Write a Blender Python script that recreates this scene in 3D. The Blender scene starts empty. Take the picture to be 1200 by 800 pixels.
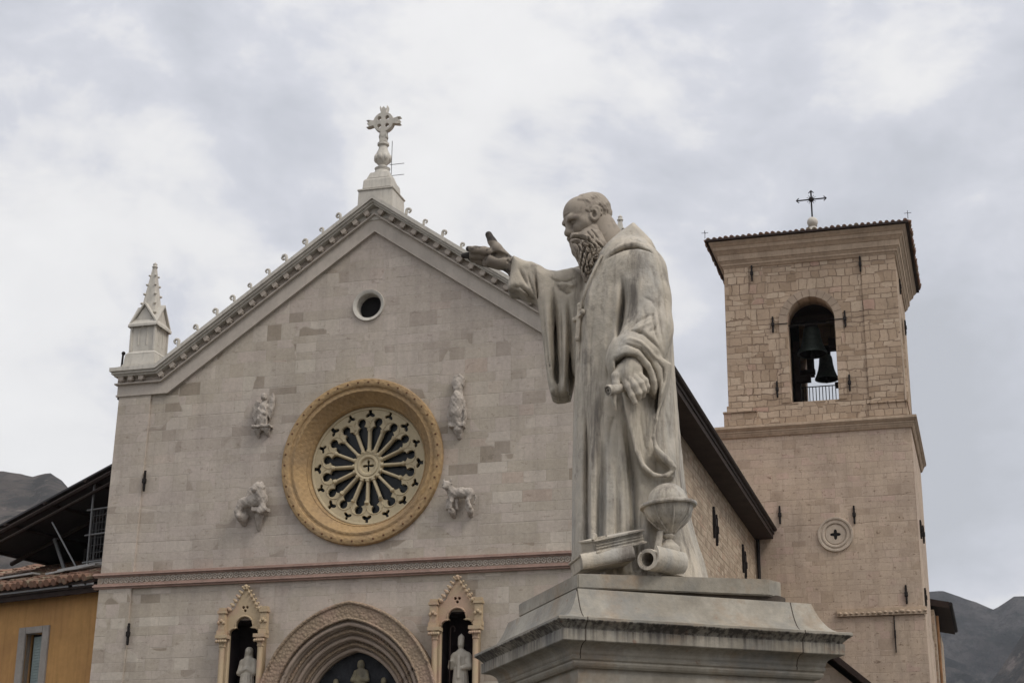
import bpy, bmesh, math, random
import numpy as np
from mathutils import Vector, Matrix
from math import pi, sin, cos, radians, sqrt, atan2
random.seed(7)
SC = bpy.context.scene
COL = SC.collection

# ------------------------------------------------------------------ camera
CAM_LOC = Vector((15.8839, -40.8223, 1.6))
def make_camera():
    f, yaw, pit, rol = 1960.92, -.2802, .3247, .0083
    cy, sy, cp, sp = cos(yaw), sin(yaw), cos(pit), sin(pit)
    fwd = Vector((sy*cp, cy*cp, sp)); right = Vector((cy, -sy, 0)); up = right.cross(fwd)
    c, s = cos(rol), sin(rol)
    R = c*right+s*up; U = -s*right+c*up
    m = Matrix((R, U, -fwd)).transposed().to_4x4(); m.translation = CAM_LOC
    cd = bpy.data.cameras.new('camera'); cd.sensor_width = 36; cd.sensor_fit = 'HORIZONTAL'
    cd.lens = f/1200*36; cd.clip_start = .1; cd.clip_end = 30000
    o = bpy.data.objects.new('camera', cd); COL.objects.link(o); o.matrix_world = m
    SC.camera = o
make_camera()

# ------------------------------------------------------------------ sky, sun, exposure
SUN_AZ, SUN_EL = radians(116), radians(50)     # azimuth clockwise from +Y
def make_world():
    w = bpy.data.worlds.new('World'); SC.world = w; w.use_nodes = True
    nt = w.node_tree; N = nt.nodes; L = nt.links
    bg = N['Background']; bg.inputs['Strength'].default_value = .1
    sky = N.new('ShaderNodeTexSky'); sky.sky_type = 'NISHITA'; sky.sun_disc = False
    sky.sun_elevation = SUN_EL; sky.sun_rotation = SUN_AZ; sky.air_density = 1.0; sky.dust_density = 2.0
    tc = N.new('ShaderNodeTexCoord')
    sep = N.new('ShaderNodeSeparateXYZ'); L.new(tc.outputs['Generated'], sep.inputs[0])
    def M(op, a, b=None, clamp=False):
        n = N.new('ShaderNodeMath'); n.operation = op; n.use_clamp = clamp
        for i, v in enumerate((a, b)):
            if v is None: continue
            if isinstance(v, (int, float)): n.inputs[i].default_value = v
            else: L.new(v, n.inputs[i])
        return n.outputs[0]
    def noise(scale, detail, rough, dist, off):
        mp = N.new('ShaderNodeMapping'); mp.inputs['Location'].default_value = off
        mp.inputs['Scale'].default_value = (1, 1, 1.55)
        L.new(tc.outputs['Generated'], mp.inputs[0])
        n = N.new('ShaderNodeTexNoise'); n.inputs['Scale'].default_value = scale; n.inputs['Detail'].default_value = detail
        n.inputs['Roughness'].default_value = rough; n.inputs['Distortion'].default_value = dist
        L.new(mp.outputs[0], n.inputs['Vector']); return n.outputs['Fac']
    n1 = noise(5.0, 5, .5, .35, (1.3, .4, 0)); n2 = noise(9.5, 7, .55, .35, (4.1, 2.2, 0)); n3 = noise(28, 7, .6, .3, (0, 7, 0))
    v = M('ADD', M('ADD', M('MULTIPLY', n1, .46), M('MULTIPLY', n2, .42)), M('MULTIPLY', n3, .12))
    # where the cover is thick or thin that day: (direction, width, amount)
    for az, el, wd, am in ((-16.0, 15.5, 6.5, .13), (-30.5, 17.5, 6.5, .12), (-32.0, 9.5, 5.0, .10), (-.5, 7.0, 3.4, .20), (-23.0, 20.5, 2.6, -.11), (-30.0, 22.5, 2.2, -.06), (-24.5, 25.5, 2.4, -.05), (-2.0, 18.5, 5.5, -.13), (-7.0, 24.5, 4.0, -.05), (-3.0, 12.5, 4.5, -.16), (-11.0, 13.0, 2.6, -.09), (-12.0, 26.0, 4.5, .05), (-19.0, 26.0, 3.5, .05)):
        vd = N.new('ShaderNodeVectorMath'); vd.operation = 'DISTANCE'; L.new(tc.outputs['Generated'], vd.inputs[0])
        vd.inputs[1].default_value = (sin(radians(az))*cos(radians(el)), cos(radians(az))*cos(radians(el)), sin(radians(el)))
        q = M('DIVIDE', vd.outputs['Value'], radians(wd)); g = M('POWER', 2.718, M('MULTIPLY', M('MULTIPLY', q, q), -1.0))
        v = M('ADD', v, M('MULTIPLY', g, am))
    cr = N.new('ShaderNodeValToRGB'); L.new(v, cr.inputs[0])
    e = cr.color_ramp.elements
    e[0].position = .34; e[0].color = (4.5, 4.65, 5.0, 1)
    e[1].position = .68; e[1].color = (7.9, 7.85, 7.8, 1)
    for p, c in ((.42, (5.1, 5.25, 5.7, 1)), (.49, (5.85, 5.95, 6.4, 1)), (.515, (6.6, 6.62, 6.85, 1)), (.56, (7.4, 7.35, 7.35, 1))):
        q = e.new(p); q.color = c
    mx = N.new('ShaderNodeMix'); mx.data_type = 'RGBA'; mx.inputs[0].default_value = .93
    L.new(sky.outputs[0], mx.inputs[6]); L.new(cr.outputs[0], mx.inputs[7])
    # an overcast sky is brightest overhead
    mr = N.new('ShaderNodeMapRange'); mr.interpolation_type = 'SMOOTHSTEP'; L.new(sep.outputs[2], mr.inputs[0])
    mr.inputs[1].default_value = .40; mr.inputs[2].default_value = .95; mr.inputs[3].default_value = 1.0; mr.inputs[4].default_value = 1.45
    vm = N.new('ShaderNodeVectorMath'); vm.operation = 'SCALE'; L.new(mx.outputs[2], vm.inputs[0]); L.new(mr.outputs[0], vm.inputs['Scale'])
    L.new(vm.outputs[0], bg.inputs['Color'])
make_world()
def make_sun():
    l = bpy.data.lights.new('sun', 'SUN'); l.energy = 1.45; l.angle = radians(24); l.color = (1, .95, .87)
    o = bpy.data.objects.new('sun', l); COL.objects.link(o)
    d = Vector((sin(SUN_AZ)*cos(SUN_EL), cos(SUN_AZ)*cos(SUN_EL), sin(SUN_EL)))
    o.rotation_euler = d.to_track_quat('Z', 'Y').to_euler(); o.location = d*80
make_sun()
vs = SC.view_settings
vs.view_transform = 'Standard'; vs.look = 'None'; vs.gamma = 1; vs.use_curve_mapping = False; vs.exposure = .30
SC.cycles.max_bounces = 6

# ------------------------------------------------------------------ materials
class NT:
    def __init__(s, name):
        s.m = bpy.data.materials.new(name); s.m.use_nodes = True
        s.t = s.m.node_tree; s.N = s.t.nodes; s.L = s.t.links; s.b = s.N['Principled BSDF']
        s.tc = s.N.new('ShaderNodeTexCoord'); s.P = s.tc.outputs['Object']
    def set(s, sock, v):
        if isinstance(v, (int, float)): sock.default_value = v
        elif isinstance(v, tuple): sock.default_value = v if len(v) == len(sock.default_value) else v+(1,)
        else: s.L.new(v, sock)
    def math(s, op, a, b=0.0, clamp=False):
        n = s.N.new('ShaderNodeMath'); n.operation = op; n.use_clamp = clamp
        s.set(n.inputs[0], a); s.set(n.inputs[1], b); return n.outputs[0]
    def mapping(s, vec=None, scale=(1, 1, 1), loc=(0, 0, 0), rot=(0, 0, 0)):
        n = s.N.new('ShaderNodeMapping'); s.L.new(vec or s.P, n.inputs[0])
        n.inputs['Scale'].default_value = scale; n.inputs['Location'].default_value = loc; n.inputs['Rotation'].default_value = rot
        return n.outputs[0]
    def noise(s, scale, detail=4, rough=.55, vec=None, dist=0, color=False):
        n = s.N.new('ShaderNodeTexNoise'); n.inputs['Scale'].default_value = scale; n.inputs['Detail'].default_value = detail
        n.inputs['Roughness'].default_value = rough; n.inputs['Distortion'].default_value = dist
        s.L.new(vec or s.P, n.inputs['Vector']); return n.outputs['Color' if color else 'Fac']
    def ramp(s, v, stops, interp='LINEAR'):
        n = s.N.new('ShaderNodeValToRGB'); n.color_ramp.interpolation = interp; s.L.new(v, n.inputs[0])
        e = n.color_ramp.elements
        while len(e) < len(stops): e.new(.5)
        for q, (p, c) in zip(e, stops):
            q.position = p; q.color = (c, c, c, 1) if isinstance(c, (int, float)) else tuple(c)+(1,)
        return n.outputs[0]
    def mix(s, f, a, b, mode='MIX'):
        n = s.N.new('ShaderNodeMix'); n.data_type = 'RGBA'; n.blend_type = mode
        s.set(n.inputs[0], f); s.set(n.inputs[6], a); s.set(n.inputs[7], b); return n.outputs[2]
    def sep(s, v=None):
        n = s.N.new('ShaderNodeSeparateXYZ'); s.L.new(v or s.P, n.inputs[0]); return n.outputs
    def comb(s, x, y, z):
        n = s.N.new('ShaderNodeCombineXYZ')
        for i, v in enumerate((x, y, z)): s.set(n.inputs[i], v)
        return n.outputs[0]
    def bump(s, h, strength=.3, dist=.02, normal=None):
        n = s.N.new('ShaderNodeBump'); n.inputs['Strength'].default_value = strength; n.inputs['Distance'].default_value = dist
        s.L.new(h, n.inputs['Height'])
        if normal is not None: s.L.new(normal, n.inputs['Normal'])
        return n.outputs[0]
    def wallvec(s, jitter=.0, warp=.0):
        g = s.N.new('ShaderNodeNewGeometry'); n = s.sep(g.outputs['Normal']); p = s.sep()
        side = s.math('GREATER_THAN', s.math('ABSOLUTE', n[0]), .7)
        u = s.math('ADD', s.math('MULTIPLY', p[0], s.math('SUBTRACT', 1.0, side)), s.math('MULTIPLY', p[1], side))
        z = p[2]
        if jitter:
            nz = s.noise(1.1, 2, .6, s.comb(0.0, 0.0, z))
            z = s.math('ADD', z, s.math('MULTIPLY', nz, jitter))
        if warp:
            w = s.noise(1.6, 3, .6)
            z = s.math('ADD', z, s.math('MULTIPLY', w, warp))
            w2 = s.noise(1.9, 3, .6, s.mapping(loc=(9, 4, 2)))
            u = s.math('ADD', u, s.math('MULTIPLY', w2, warp*1.5))
        return s.comb(u, z, 0.0)
    def done(s, color, rough=.85, normal=None, spec=.25, metal=0):
        s.set(s.b.inputs['Base Color'], color); s.set(s.b.inputs['Roughness'], rough)
        s.b.inputs['Specular IOR Level'].default_value = spec; s.b.inputs['Metallic'].default_value = metal
        if normal is not None: s.L.new(normal, s.b.inputs['Normal'])
        return s.m

def ashlar(name, tones, mortar_col, bw, bh, mortar=.012, jitter=.5, warp=.02, bump=.5, stain=(.82, 1.08), streak=.15, tint=None, seed=0, msmooth=.3, mortar_mix=.6, pits=0):
    s = NT(name)
    v = s.wallvec(jitter, warp)
    def brick(w, h, off, sq=1.0):
        n = s.N.new('ShaderNodeTexBrick'); s.L.new(s.mapping(v, loc=(seed*3.1+off, seed*1.7, 0)), n.inputs['Vector'])
        n.inputs['Scale'].default_value = 1; n.inputs['Brick Width'].default_value = w; n.inputs['Row Height'].default_value = h
        n.inputs['Mortar Size'].default_value = mortar; n.inputs['Mortar Smooth'].default_value = msmooth
        n.inputs['Color1'].default_value = (0, 0, 0, 1); n.inputs['Color2'].default_value = (1, 1, 1, 1); n.inputs['Mortar'].default_value = (.5, .5, .5, 1)
        n.offset = .5; n.offset_frequency = 2; n.squash = sq; n.squash_frequency = 3
        return n.outputs['Color'], n.outputs['Fac']
    c1, f1 = brick(bw, bh, 0, 1.35); c2, f2 = brick(bw*.72, bh*1.22, 4.3, 1.5)
    wh = s.ramp(s.noise(.42, 2, .5, s.mapping(v, loc=(5, 3, 0))), [(.52, 0), (.53, 1)])
    def pick(p, q): return s.math('ADD', s.math('MULTIPLY', p, s.math('SUBTRACT', 1.0, wh)), s.math('MULTIPLY', q, wh))
    f1 = pick(f1, f2)
    val = pick(s.math('MULTIPLY', c1, 1.0), s.math('MULTIPLY', c2, 1.0))
    base = s.ramp(val, tones, 'LINEAR')
    n = len(tones)
    if tint is not None:
        t2 = s.noise(.35, 3, .6, s.mapping(loc=(3, 5, 1)))
        base = s.mix(s.ramp(t2, [(.42, 0), (.62, 1)]), base, s.mix(.5, base, tint))
    st = s.noise(.55, 6, .65)
    base = s.mix(1.0, base, s.ramp(st, [(.3, stain[0]), (.7, stain[1])]), 'MULTIPLY')
    fine = s.noise(11, 5, .7)
    base = s.mix(1.0, base, s.ramp(fine, [(.3, .88), (.7, 1.08)]), 'MULTIPLY')
    if streak:
        sk = s.noise(1.0, 4, .6, s.mapping(scale=(2.6, 2.6, .18)))
        base = s.mix(1.0, base, s.ramp(sk, [(.45, 1.0), (.75, 1-streak)]), 'MULTIPLY')
    lost = s.ramp(s.noise(.8, 3, .6, s.mapping(loc=(7, 1, 2))), [(.35, .25), (.62, 1)])
    base = s.mix(s.math('MULTIPLY', s.math('MULTIPLY', f1, mortar_mix), lost), base, mortar_col)
    if pits:
        pv = s.ramp(s.noise(1.0, 4, .7, s.mapping(v, scale=(3.2, 9.0, 1), loc=(2, 4, 0))), [(.61, 0), (.66, 1)])
        pv2 = s.ramp(s.noise(1.0, 3, .7, s.mapping(v, scale=(11, 5.0, 1), loc=(8, 1, 0))), [(.64, 0), (.70, 1)])
        pv = s.math('MAXIMUM', pv, pv2)
        base = s.mix(s.math('MULTIPLY', pv, pits), base, s.mix(.8, base, mortar_col, 'MULTIPLY'))
    h = s.math('ADD', s.math('MULTIPLY', s.math('SUBTRACT', 1.0, f1), 1.0), s.math('MULTIPLY', s.noise(7, 6, .7), .55))
    h = s.math('ADD', h, s.math('MULTIPLY', val, .25))
    return s.done(base, .9, s.bump(h, bump, .035))

def plain(name, col, rough=.8, var=.15, scale=3, bump=.25, bscale=12, streak=0, metal=0, spec=.25, tint=None):
    s = NT(name)
    c = s.mix(1.0, col, s.ramp(s.noise(scale, 6, .65), [(.3, 1-var), (.7, 1+var*.6)]), 'MULTIPLY')
    c = s.mix(1.0, c, s.ramp(s.noise(scale*7, 4, .7), [(.3, 1-var*.5), (.7, 1+var*.4)]), 'MULTIPLY')
    if tint is not None: c = s.mix(s.ramp(s.noise(scale*.7, 4, .6, s.mapping(loc=(4, 8, 1))), [(.45, 0), (.68, .7)]), c, tint)
    if streak:
        sk = s.noise(1.5, 5, .65, s.mapping(scale=(5, 5, .35)))
        c = s.mix(1.0, c, s.ramp(sk, [(.48, 1.0), (.72, 1-streak)]), 'MULTIPLY')
    nrm = s.bump(s.noise(bscale, 6, .7), bump, .02) if bump else None
    return s.done(c, rough, nrm, spec, metal)

M = {}
M['facade'] = ashlar('pale_pink_limestone', [(0, (.30, .25, .195)), (.05, (.335, .28, .22)), (.09, (.43, .37, .30)), (.3, (.455, .395, .32)), (.5, (.475, .415, .345)), (.75, (.495, .42, .36)), (.93, (.545, .485, .405)), (1, (.44, .35, .285))],
                     (.35, .305, .255), .60, .285, .008, .9, .016, .5, (.84, 1.08), .14, (.47, .405, .36), mortar_mix=.40, pits=.42)
M['tower_rough'] = ashlar('brown_rubble_stone', [(0, (.33, .24, .165)), (.3, (.42, .315, .225)), (.7, (.46, .35, .255)), (.93, (.52, .41, .305)), (1, (.43, .28, .215))],
                          (.17, .12, .085), .47, .255, .017, 1.1, .16, .9, (.82, 1.1), .1, None, 3, .4, .85, pits=.4)
M['tower_smooth'] = ashlar('smooth_tower_stone', [(0, (.38, .29, .22)), (.15, (.455, .355, .275)), (.8, (.50, .395, .31)), (1, (.49, .36, .295))],
                           (.24, .18, .135), .50, .27, .010, .9, .05, .45, (.84, 1.08), .16, (.55, .43, .315), 5, .4, .55, pits=.8)
M['tower_trim'] = plain('tower_trim_stone', (.46, .355, .26), .9, .2, 1.2, .4, 9, .2)
M['rosette'] = plain('pale_rosette_stone', (.45, .375, .30), .9, .2, 3, .3, 14, .1)
M['nave'] = ashlar('nave_coursed_stone', [(0, (.28, .21, .15)), (.4, (.42, .33, .24)), (.8, (.47, .375, .28)), (1, (.40, .28, .20))],
                   (.22, .165, .12), .36, .17, .016, .7, .03, .9, (.86, 1.08), .08, None, 9, .4, .7)
M['marble'] = plain('white_cornice_marble', (.54, .505, .445), .7, .14, 1.5, .2, 14, .22)
M['frieze'] = plain('pale_frieze_stone', (.49, .435, .375), .85, .12, 1.5, .2, 14, .1)
M['carved'] = plain('carved_pale_stone', (.46, .40, .34), .9, .2, 5, .5, 30, .1)
M['pinkstone'] = plain('pink_moulding_stone', (.40, .275, .225), .9, .2, 2.5, .3, 20, .1)
M['panelstone'] = plain('carved_band_stone', (.40, .325, .26), .9, .22, 4, .5, 30, .05)
M['cream'] = plain('cream_tracery_stone', (.50, .42, .28), .85, .12, 3, .25, 25)
M['iron'] = plain('rusted_black_iron', (.022, .018, .017), .7, .3, 8, .2, 30, metal=.3)
M['wood_dark'] = plain('dark_brown_eave_wood', (.034, .022, .018), .8, .35, 2, .3, 10)
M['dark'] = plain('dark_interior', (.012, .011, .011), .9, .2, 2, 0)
M['glass'] = NT('dark_window_glass').done((.006, .008, .010), .3, None, .3)
M['bronze'] = plain('green_black_bell_bronze', (.07, .085, .075), .5, .4, 6, .2, 20, metal=.5)
M['plaster'] = plain('ochre_yellow_plaster', (.46, .255, .095), .9, .16, .8, .25, 14, .22, tint=(.36, .19, .08))
M['greystone'] = plain('grey_window_surround', (.30, .27, .24), .85, .15, 2, .2, 15)
M['shutter'] = plain('pale_grey_green_shutter', (.24, .29, .28), .6, .15, 3, .1, 10)
M['sheet'] = plain('weathered_sheet_metal', (.055, .052, .054), .6, .3, 1.2, .2, 6)
M['pole'] = plain('galvanised_scaffold_pole', (.17, .17, .17), .5, .2, 4, .1, 10, metal=.6)
M['plank'] = plain('grey_plank', (.40, .39, .37), .8, .2, 3, .2, 10)
M['white_cloth'] = plain('pale_figure_stone', (.50, .46, .39), .85, .15, 6, .2, 20)

def ochre():
    s = NT('ochre_rose_stone')
    p = s.sep(); x = s.math('SUBTRACT', p[0], -.02); z = s.math('SUBTRACT', p[2], 12.85)
    r = s.math('SQRT', s.math('ADD', s.math('MULTIPLY', x, x), s.math('MULTIPLY', z, z)))
    ang = s.math('ARCTAN2', z, x)
    c = s.mix(s.noise(4, 6, .7), (.33, .21, .10), (.50, .345, .18))
    c = s.mix(s.ramp(s.noise(1.1, 4, .6), [(.4, 0), (.66, .7)]), c, (.30, .21, .125))
    tex = s.noise(1.0, 4, .7, s.comb(s.math('MULTIPLY', ang, 14.0), s.math('MULTIPLY', r, 9.0), p[1]))
    leaf = s.math('MULTIPLY', s.math('SINE', s.math('ADD', s.math('MULTIPLY', ang, 64.0), s.math('MULTIPLY', tex, 5.0))), s.math('SINE', s.math('ADD', s.math('MULTIPLY', r, 46.0), s.math('MULTIPLY', tex, 6.0))))
    h = s.math('ADD', s.math('MULTIPLY', tex, 1.2), s.math('MULTIPLY', leaf, .13))
    c = s.mix(1.0, c, s.ramp(h, [(.2, .72), (1, 1.12)]), 'MULTIPLY')
    return s.done(c, .9, s.bump(h, .8, .03))
M['ochre'] = ochre()
def arch_stone():
    s = NT('carved_archivolt_stone')
    c = s.mix(s.noise(3, 6, .7), (.27, .195, .13), (.41, .315, .225))
    v = s.N.new('ShaderNodeTexVoronoi'); v.inputs['Scale'].default_value = 13; s.L.new(s.P, v.inputs['Vector'])
    c = s.mix(1.0, c, s.ramp(v.outputs['Distance'], [(0, 1.1), (.55, .75)]), 'MULTIPLY')
    c = s.mix(s.ramp(s.noise(1.3, 3, .6, s.mapping(loc=(2, 2, 7))), [(.5, 0), (.7, .5)]), c, (.40, .27, .21))
    return s.done(c, .9, s.bump(v.outputs['Distance'], .8, -.03))
M['arch'] = arch_stone()
def niche_stone():
    s = NT('yellow_niche_stone')
    c = s.mix(s.noise(3, 6, .7), (.42, .32, .20), (.47, .37, .25))
    c = s.mix(s.ramp(s.noise(1.6, 3, .6, s.mapping(loc=(2, 5, 7))), [(.5, 0), (.66, .7)]), c, (.44, .29, .22))
    return s.done(c, .9, s.bump(s.noise(22, 5, .7), .5, .02))
M['niche'] = niche_stone()

def statue_marble(name, stain_scale=1.0):
    s = NT(name)
    n1 = s.noise(1.5, 6, .6); n2 = s.noise(7, 6, .65, s.mapping(loc=(5, 1, 3)))
    c = s.mix(s.ramp(n1, [(.35, 0), (.65, 1)]), (.39, .35, .285), (.53, .465, .375))
    c = s.mix(s.ramp(s.noise(1.3, 5, .6, s.mapping(scale=(1.4, 1.4, .35), loc=(1, 7, 2))), [(.5, 0), (.68, .75)]), c, (.27, .275, .275))
    c = s.mix(s.ramp(s.noise(2.3, 5, .7, s.mapping(scale=(2.5, 2.5, .3), loc=(8, 2, 4))), [(.50, 0), (.66, .9)]), c, (.155, .135, .115))
    c = s.mix(s.ramp(s.noise(4.5, 7, .75, s.mapping(loc=(4, 4, 4))), [(.56, 0), (.66, .55)]), c, (.19, .165, .14))
    c = s.mix(s.ramp(s.noise(3.2, 6, .7, s.mapping(loc=(14, 4, 2), scale=(1, 1, .6))), [(.56, 0), (.68, .6)]), c, (.52, .47, .40))
    c = s.mix(1.0, c, s.ramp(n2, [(.3, .86), (.7, 1.1)]), 'MULTIPLY')
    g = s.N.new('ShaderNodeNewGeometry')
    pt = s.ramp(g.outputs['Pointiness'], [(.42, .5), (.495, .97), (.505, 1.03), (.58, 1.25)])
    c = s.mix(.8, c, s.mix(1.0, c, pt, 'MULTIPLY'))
    nb = s.math('ADD', s.noise(26, 5, .7), s.math('MULTIPLY', s.noise(6, 4, .6), .8))
    return s.done(c, .78, s.bump(nb, .55, .014), .3)
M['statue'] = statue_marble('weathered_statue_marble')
def head_marble():
    s = NT('dark_weathered_head_marble')
    c = s.mix(s.noise(5, 5, .6), (.25, .21, .17), (.36, .31, .25))
    c = s.mix(s.ramp(s.noise(6, 4, .65, s.mapping(loc=(3, 3, 1))), [(.52, 0), (.68, .7)]), c, (.13, .105, .085))
    g = s.N.new('ShaderNodeNewGeometry')
    c = s.mix(.9, c, s.mix(1.0, c, s.ramp(g.outputs['Pointiness'], [(.38, .5), (.5, 1.0), (.62, 1.25)]), 'MULTIPLY'))
    return s.done(c, .78, s.bump(s.noise(30, 5, .7), .3, .01), .3)
M['head'] = head_marble()
def flesh_dark():
    s = NT('stained_hand_marble')
    p = s.sep(); c = s.mix(s.noise(4, 5, .6), (.23, .195, .16), (.31, .265, .215))
    tip = s.math('ADD', s.math('LESS_THAN', p[0], -1.585), s.math('GREATER_THAN', p[2], 3.185), True)
    patch = s.math('ADD', s.ramp(s.noise(11, 3, .6), [(.55, 0), (.66, .8)]), s.math('MULTIPLY', tip, s.ramp(s.noise(5, 3, .5), [(.35, .5), (.55, 1)])), True)
    c = s.mix(patch, c, (.045, .038, .034))
    return s.done(c, .75, s.bump(s.noise(26, 5, .7), .3, .01), .3)
M['hand'] = flesh_dark()

def pedestal_marble():
    s = NT('stained_pedestal_marble')
    p = s.sep()
    c = s.mix(s.ramp(s.noise(2.2, 6, .6), [(.35, 0), (.65, 1)]), (.21, .185, .145), (.37, .335, .275))
    c = s.mix(s.ramp(s.noise(2.6, 6, .7, s.mapping(loc=(6, 1, 2))), [(.52, 0), (.7, .75)]), c, (.27, .19, .12))
    c = s.mix(s.ramp(s.noise(1.7, 5, .65, s.mapping(loc=(1, 9, 2))), [(.5, 0), (.7, .85)]), c, (.19, .19, .18))
    # grime runs hanging from the lip, rooted in one band of height
    run = s.noise(1.0, 3, .6, s.mapping(scale=(30, 30, 1.2)))
    blot = s.noise(2.2, 4, .65, s.mapping(loc=(3, 3, 9)))
    band = s.ramp(p[2], [(0, 0), (1, 0)])
    mr = s.N.new('ShaderNodeMapRange'); mr.inputs[1].default_value = 3.40; mr.inputs[2].default_value = 3.60; s.L.new(p[2], mr.inputs[0])
    below = s.math('LESS_THAN', p[2], 3.612)
    amt = s.math('MULTIPLY', s.math('MULTIPLY', mr.outputs[0], below), s.math('ADD', s.ramp(run, [(.42, 0), (.62, 1.0)]), s.ramp(blot, [(.45, 0), (.65, .8)])), True)
    c = s.mix(s.math('MULTIPLY', amt, .9), c, (.045, .038, .033))
    rust = s.ramp(s.noise(9, 4, .6, s.mapping(loc=(2, 6, 2))), [(.66, 0), (.72, .8)])
    c = s.mix(s.math('MULTIPLY', rust, .7), c, (.20, .10, .06))
    c = s.mix(1.0, c, s.ramp(s.noise(24, 5, .7), [(.3, .86), (.7, 1.08)]), 'MULTIPLY')
    return s.done(c, .7, s.bump(s.noise(15, 6, .7), .3, .015), .35)
M['pedestal'] = pedestal_marble()
M['pedestal_joint'] = plain('dark_open_joint', (.075, .06, .048), .9, .3, 6, 0)
def tiles():
    s = NT('weathered_terracotta_tile')
    c = s.mix(s.noise(2.4, 5, .7), (.13, .07, .05), (.26, .15, .10))
    c = s.mix(s.ramp(s.noise(1.7, 5, .7, s.mapping(loc=(3, 1, 4))), [(.5, 0), (.64, .8)]), c, (.25, .23, .16))
    return s.done(c, .9, s.bump(s.noise(9, 5, .7), .4, .02))
M['tile'] = tiles()
def hillmat(name, a, b, cc):
    s = NT(name)
    p = s.sep(); v = s.comb(p[0], s.math('MULTIPLY', p[1], .12), p[2])
    c = s.mix(s.ramp(s.noise(.010, 8, .65, v), [(.40, 0), (.60, 1)]), a, b)
    c = s.mix(s.ramp(s.noise(.022, 10, .72, s.mapping(v, loc=(300, 90, 4))), [(.47, 0), (.56, .95)]), c, cc)
    c = s.mix(s.ramp(s.noise(.09, 6, .75, s.mapping(v, loc=(10, 60, 4))), [(.5, 0), (.62, .8)]), c, cc)
    c = s.mix(s.ramp(s.noise(.06, 5, .7, s.mapping(v, loc=(80, 6, 44))), [(.60, 0), (.66, .7)]), c, tuple(1.7*q for q in a))
    return s.done(c, .95, s.bump(s.noise(.03, 8, .7, v), 1.0, 30), .05)
M['hill_a'] = hillmat('bare_upland_hillside', (.15, .125, .11), (.095, .082, .072), (.045, .044, .042))
M['hill_b'] = hillmat('wooded_mountainside', (.045, .044, .047), (.10, .094, .092), (.018, .022, .024))
M['paving'] = ashlar('grey_piazza_paving', [(0, (.085, .08, .07)), (1, (.14, .13, .115))], (.06, .055, .05), .8, .4)

# ------------------------------------------------------------------ object helpers
def tag(o, label=None, cat=None, group=None, kind=None):
    if label: o['label'] = label
    if cat: o['category'] = cat
    if group: o['group'] = group
    if kind: o['kind'] = kind
    return o
TINV = {}
def thing(name, loc, label, cat, rz=0, group=None):
    o = bpy.data.objects.new(name, None); COL.objects.link(o); o.location = loc; o.rotation_euler = (0, 0, rz)
    o.empty_display_size = .3
    TINV[o] = (Matrix.Translation(Vector(loc)) @ Matrix.Rotation(rz, 4, 'Z')).inverted()
    return tag(o, label, cat, group)
def link(name, me, m, parent=None, local=False, label=None):
    o = bpy.data.objects.new(name, me); COL.objects.link(o)
    if m is not None and len(me.materials) == 0: me.materials.append(M[m] if isinstance(m, str) else m)
    if parent is not None:
        o.parent = parent
        if not local and parent in TINV: o.matrix_parent_inverse = TINV[parent]
    if label: o['label'] = label
    return o
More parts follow.
